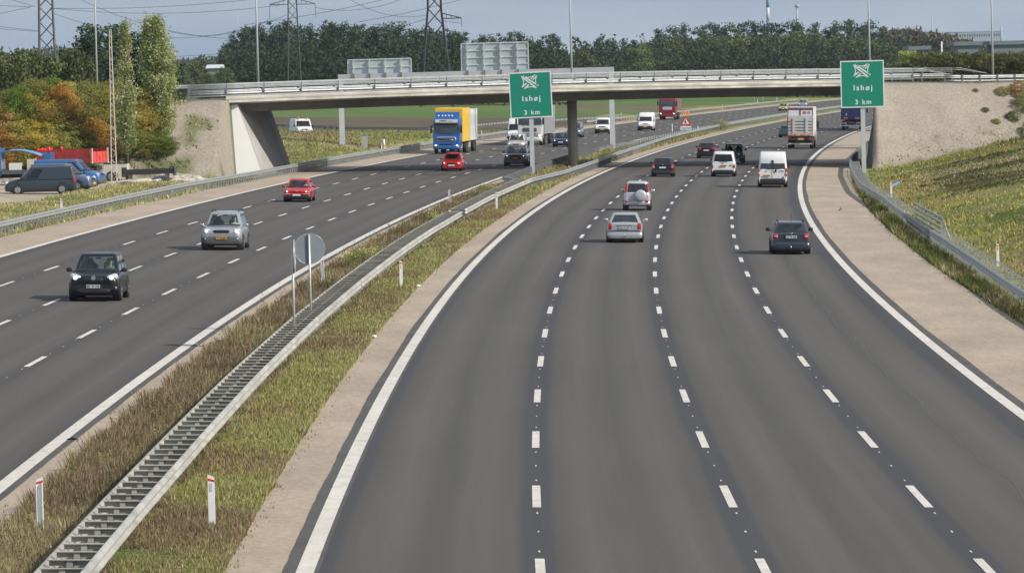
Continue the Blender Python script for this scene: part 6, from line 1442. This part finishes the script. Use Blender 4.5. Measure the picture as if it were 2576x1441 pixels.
cab(t, TB, 3.0, 2.4, 1.95, lit=False, fy=6.6)
# white crew van on the exit ramp
x, y = at(757, 347); t = thing('van', 'white van with two amber beacons on the exit ramp behind its rail', 'van', P(x, y, .15), math.pi + .22, GT, tilt=True)
van(t, 5.2, 2.0, 2.1, 1.22, 1.05, .8, 1.6, plate=None, head=(.72, .92, .3, .2), sidewin=((.03, .22),)); [part('beacon', MB().tube([(s * .5, 1.1, 2.08), (s * .5, 1.1, 2.26)], .09, 10), ORL, t) for s in (-1, 1)]

# ------------------------------------------------------------------ parked works vehicles
GP = 'works vehicles parked on the gravel at the left'
def parked(name, label, cat, u, v, rot, dy=0):
    x, y = at(u, v); return thing(name, label, cat, G(x, y + dy, 0), rot, GP)
t = parked('van', 'dark grey compact panel van parked broadside with silver alloy wheels', 'van', 100, 489, math.radians(90 + 3), .9)
SG = paint('slate_grey', (.032, .047, .065), .2, .35, .4)
car(t, 4.70, 1.79, 1.83, 1.08, [(0, .74), (.14, .84), (.85, 1.05), (4.6, 1.08), (4.7, 1.05)], .95, 1.75, 4.66, 4.50, .86, .18, .85, 2.95, .33, SG, None, None, sidewin=((.06, .30),), rearwin=(1, 4), head=(.66, .76, .3, .24), tail=(.84, .86, .10, .34, .10), lit=False, gw=.985, gr=.12, glass=mat('dark_side_glass', (.006, .009, .013), .12, 0, .1, 3, coat=.3), archw=True)
t = parked('van', 'blue panel van facing right behind the dark grey van', 'van', 172, 472, math.radians(-90 - 12), 1.2)
BV = paint('works_blue', (.035, .14, .36), 0, .35)
van(t, 4.9, 1.90, 1.98, 1.15, .98, .85, 1.75, m=BV, bump=PLASG, head=(.70, .86, .34, .28), lit=False, plate=None)
part('roof_bar', MB().box((0, 1.0, 2.0), (1.5, .06, .05)), PLAS, t)
t = parked('van', 'blue grey compact van wedged between the dark van and the blue van', 'van', 156, 481, math.radians(-90 - 14), 1.0)
car(t, 4.40, 1.79, 1.83, 1.08, [(0, .74), (.14, .84), (.85, 1.05), (4.3, 1.08), (4.4, 1.05)], .95, 1.75, 4.36, 4.25, .86, .18, .85, 2.7, .31, paint('dusk_blue', (.09, .13, .24), .2, .35), None, PLASG, sidewin=((.06, .34),), rearwin=None, head=(.66, .80, .32, .26), grille=(0, .74, .7, .12, PLAS), plate=(PLY, None, .45), lit=False, gw=.96)
part('beacon', MB().tube([(0, 1.0, 1.86), (0, 1.0, 2.06)], .07, 10), REDM, t)
# flatbed truck at the left edge
t = parked('flatbed_truck', 'blue cab flatbed truck at the left edge carrying tools and a blue tarpaulin hoop', 'truck', 45, 470, math.radians(90 - 3), 3.0)
c, y0 = cab(t, paint('works_blue', (0, 0, 0)), 2.75, 2.1, 1.75, lit=False, fy=2.45)
part('flatbed', MB().box((0, -.9, 1.02), (2.2, 4.4, .30)), PLASG, t); part('chassis', MB().box((0, -.5, .72), (.8, 5.5, .24)), CHS, t); [wheel(t, s * .9, -2.0, .40, .26, HUB) for s in (-1, 1)]
mbh = MB(); mbh.loft([[(-.9, yy, zz), (.9, yy, zz), (.9, yy, zz + .10), (-.9, yy, zz + .10)] for yy, zz in ((1.3, 2.36), (.6, 2.52), (-.2, 2.50), (-1.0, 2.30), (-1.7, 2.05))]); part('tarpaulin_hoop', mbh, paint('pale_blue_tarp', (.16, .30, .58), 0, .6, 0), t)
part('rear_panel', MB().box((0, -2.0, 1.75), (1.9, .5, 1.2)), paint('works_blue', (0, 0, 0)), t); part('warning_board', MB().box((-1.0, -.9, 1.55), (.06, .7, .75)), mat('cream_board', (.6, .55, .40), .6), t)
part('toolbox', MB().box((-.7, .3, 1.42), (.5, .9, .5)), VW_, t); part('tools', MB().tube([(-.6, -.3, 1.2), (-.5, -.9, 1.9)], .04, 5).tube([(-.4, .0, 1.2), (-.6, -.6, 1.7)], .03, 5).sell((-.6, -.5, 1.35), (.6, .8, .35), 2.5), PLAS, t)
[part('beacon', MB().tube([(0, yy, 2.35), (0, yy, 2.75)], .09, 10), REDM, t) for yy in (-2.0, -2.9)]
# red tipper
t = parked('tipper_trailer', 'bright red open tipper trailer parked before the autumn bushes', 'trailer', 200, 462, math.radians(-90 - 22), -.5)
RB = mat('red_tipper_paint', (.52, .025, .02), .5, 0, .12, 1.2); RB2 = mat('pale_tipper_red', (.58, .07, .055), .6, 0, .22, 3)  # RB2: paler, more mottled red for one side and the tailboard
z1, z2 = 1.55, 2.55
part('tipper_side', MB().box((-1.22, -.5, (z1 + z2) / 2), (.06, 4.4, z2 - z1)), RB, t); part('tipper_side', MB().box((1.22, -.5, (z1 + z2) / 2 - .02), (.06, 4.4, z2 - z1)), RB2, t); part('headboard', MB().box((0, -2.7, (z1 + z2) / 2 + .05), (2.5, .06, z2 - z1 + .1)), RB, t)
part('tailboard', MB().box((0, 1.72, (z1 + z2) / 2 - .10), (2.5, .06, z2 - z1 - .2)), RB2, t); part('tipper_floor', MB().box((0, -.5, z1 - .03), (2.45, 4.4, .08)), PLASG, t); part('corner_post', MB().box((1.24, 1.74, 2.05), (.12, .12, 1.1)).box((-1.24, 1.74, 2.05), (.12, .12, 1.1)), mat('cream_post', (.6, .45, .42), .6), t)
for k in range(5): part('tailboard_rib', MB().box((-1.0 + .5 * k, 1.76, 2.0), (.06, .04, .7)), RB2, t)
part('chassis', MB().box((0, -.6, 1.15), (.9, 4.6, .3)), CHS, t); part('mudguard', MB().box((1.0, .4, .95), (.35, 1.1, .25)), PLASG, t); [wheel(t, s * 1.05, yy, .48, .3, HUB) for s in (-1, 1) for yy in (-2.2, .6)]; part('fuel_tank', MB().tube([(1.05, -1.6, .85), (1.05, -.4, .85)], .3, 12), PLAS, t)
# small pale trailer
t = parked('trailer', 'small pale grey box trailer with one visible wheel beside the red tipper', 'trailer', 292, 456, math.radians(-92), .8)
part('trailer_box', MB().box((0, 0, .95), (1.5, 1.75, .62)), mat('cream_panel', (.55, .53, .48), .6, 0, .06, 3), t); part('lid', MB().box((0, 0, 1.30), (1.56, 1.8, .05)), PLAS, t); [wheel(t, s * .8, -.35, .36, .2, RIMM) for s in (-1, 1)]; part('drawbar', MB().tube([(0, .8, .6), (0, 2.0, .5)], .04, 6), ZINC_D, t)
# steel beam and debris
xa_, xb_2 = xat(314, 362), xat(441, 363)
a = P(xa_, 362, hat(434, 362)); b = P(xb_2, 363, hat(430, 363))
t = thing('steel_beam', 'long black steel box beam lying on the gravel before the embankment', 'beam', a); d = b - a
rotb = Matrix((d.normalized(), Vector((0, 0, 1)).cross(d.normalized()), Vector((0, 0, 1)))).transposed()
part('beam_body', MB().box(d / 2, (d.length, .35, .40), rotb), mat('black_painted_steel', (.012, .014, .018), .45, 0, .2, 2), t); [part('support_block', MB().box(d * f + Vector((0, 0, -.45)), (.3, .4, .5)), BARK, t) for f in (.12, .85)]; part('end_plate', MB().box(d, (.14, .5, .66), rotb), PLASG, t); part('end_plate', MB().box((0, 0, 0), (.3, .5, .7), rotb), PLAS, t)
for k, (u, v, L_, r_, q) in enumerate([(330, 461, 1.6, .07, .2), (352, 460, 1.2, .06, -.3), (375, 459, 1.4, .09, .1), (392, 460, .8, .12, .5), (308, 462, 1.2, .05, .8)]):
    p = G(*at(u, v), .12); o = link('steel_pipe', MB().tube([(-L_ / 2, 0, 0), (L_ / 2, 0, .15 * q)], r_, 8).mesh('steel_pipe', ZINC if k % 2 else CONC)); o.location = p; o.rotation_euler = (0, 0, q)
    tag(o, 'short pale pipe lying on the gravel in front of the black steel beam', 'pipe', 'pipes scattered by the steel beam')
# rubble mounds
for u, v, w, h, lb in [(440, 458, 3.2, .7, 'pale rubble mound at the foot of the gravel slope'), (345, 460, 3.0, .30, 'low pale rubble mound right of the lattice post'), (70, 412, 4.2, 1.5, 'pale spoil heap behind the flatbed truck')]:
    x, y = at(u, v); V = []; F = []; n = 22
    if v < 420: x, y = at(u + 35, 458)
    for i in range(n + 1):
        for j in range(n + 1):
            X = (i / n - .5) * 2 * w; Y = (j / n - .5) * 2 * w * .6; r = math.hypot(i / n - .5, j / n - .5) * 2
            hh_ = h * max(0, 1 - r ** 2) ** 1.2 * (.6 + .9 * float(vnoise(np.array([X + u]), np.array([Y]), .7)[0])) - .06; V.append((X, Y, hh_))
    F = [(i * (n + 1) + j, (i + 1) * (n + 1) + j, (i + 1) * (n + 1) + j + 1, i * (n + 1) + j + 1) for i in range(n) for j in range(n)]
    o = link('rubble_mound', MB().add(V, F, 0, True).mesh('rubble_mound', mat('rubble', (.36, .31, .25), .95, 0, .45, 2.5, bump=1.0, c2=(.62, .56, .48), detail=8))); o.location = G(x, y); tag(o, lb, 'rubble')
# blue plastic scrap on the right verge
p = G(*at(2252, 490), .55); o = link('plastic_scrap', MB().loft([[(a, .02 * math.sin(9 * a), .05 + .12 * math.sin(4 * a)), (a, .05, .22 + .10 * math.sin(5 * a))] for a in np.linspace(-.3, .3, 9)], caps=False, closed=False).mesh('plastic_scrap', mat('light_blue_plastic', (.25, .42, .72), .4))); o.location = p; tag(o, 'scrap of light blue plastic caught above the grass behind the right rail', 'litter')
# litter
LIT = mat('litter_white', (.75, .77, .8), .6)
for u, v, lb in [(1052, 722, 'small white scrap of litter at the median grass edge right of the marker post'), (940, 850, 'small pale blue scrap of litter at the median grass edge')]:
    x, y = at(u, v); o = link('litter', MB().sell((0, 0, .05), (.22, .16, .10), 1.6, 8, 5).mesh('litter', LIT)); o.location = P(x, y, 0); tag(o, lb, 'litter')
x, y = at(182, 1106); o = link('tyre_scrap', MB().tube([(-.12, 0, .01), (0, .05, .04), (.14, 0, .015)], [.02, .035, .01], 5).mesh('tyre_scrap', RUB)); o.location = P(x, y, 0); tag(o, 'dark scrap of tyre on the shoulder beside the left inner edge line', 'litter')
x, y = at(2114, 530); o = link('tyre_scrap', MB().tube([(-.06, 0, 0), (0, .03, .16), (.08, 0, .05)], [.05, .035, .03], 5).mesh('tyre_scrap', RUB)); o.location = P(x, y, 0); tag(o, 'dark scrap of debris standing on the right shoulder', 'litter')
# ------------------------------------------------------------------ people in the vehicles
SKIN = mat('skin', (.55, .33, .25), .6, 0, .05)
def driver(car_label_key, x, y, z, shirt, label, hairc=(.05, .035, .025)):
    host = next(o for o in bpy.data.objects if o.parent is None and o.get('label', '').startswith(car_label_key))
    t = thing('person', label, 'person'); bpy.context.view_layer.update()
    t.matrix_world = host.matrix_world @ Matrix.Translation((x, y, z))
    mb = MB(); n = 14
    def el(zc, rx, ry, yo=0): return [(rx * math.cos(a), yo + ry * math.sin(a), zc) for a in np.linspace(0, 2 * math.pi, n + 1)[:-1]]
    mb.loft([el(-.45, .17, .12), el(-.2, .19, .12), el(0, .21, .11), el(.08, .17, .09), el(.12, .07, .065, .01), el(.17, .055, .06, .015), el(.20, .06, .075, .02), el(.245, .072, .09, .02), el(.30, .078, .098, .015), el(.36, .070, .09, .005), el(.40, .04, .05, 0), el(.41, .005, .005, 0)])
    for s in (-1, 1): mb.tube([(s * .19, 0, 0), (s * .24, .12, -.22), (s * .15, .38, -.14)], [.055, .045, .035], 8)
    mb.sell((0, .115, .27), (.025, .04, .04), 2, 6, 5)
    part('body', mb, SKIN, t)
    part('shirt', MB().loft([el(-.46, .18, .13), el(-.2, .20, .13), el(0, .22, .12), el(.085, .18, .10), el(.115, .085, .075, .01)], caps=True), shirt, t)
    part('hair', MB().loft([el(.31, .083, .09, -.012), el(.36, .078, .09, -.008), el(.40, .05, .06, -.004), el(.42, .005, .005, 0)]), mat('hair_%02d' % int(hairc[0] * 100), hairc, .7), t)
driver('black off-road', -.40, .10, 1.10, mat('shirt_green', (.10, .22, .17), .8), 'person in a green top driving the black off-road style car')
driver('silver off-road style car with roof', -.42, .12, 1.12, mat('shirt_pale', (.6, .58, .52), .8), 'person in a pale shirt driving the silver off-road style car', (.12, .09, .07))
driver('red saloon', -.38, -.10, .92, mat('shirt_white', (.65, .65, .65), .8), 'person in a white shirt driving the red saloon', (.2, .17, .14))

# ------------------------------------------------------------------ air
hzb = MB().box((0, 3500, 60), (9000, 7100, 160)); hm = bpy.data.materials.new('haze'); hm.use_nodes = True; ht = hm.node_tree; ht.nodes.clear()
ho = ht.nodes.new('ShaderNodeOutputMaterial'); hv = ht.nodes.new('ShaderNodeVolumePrincipled'); hv.inputs['Color'].default_value = (.80, .88, 1.0, 1); hv.inputs['Density'].default_value = HAZE; hv.inputs['Anisotropy'].default_value = .2
ht.links.new(hv.outputs[0], ho.inputs['Volume'])
tag(link('haze', hzb.mesh('haze', hm)), 'thin blue haze in the air over the whole scene', 'haze', kind='stuff')
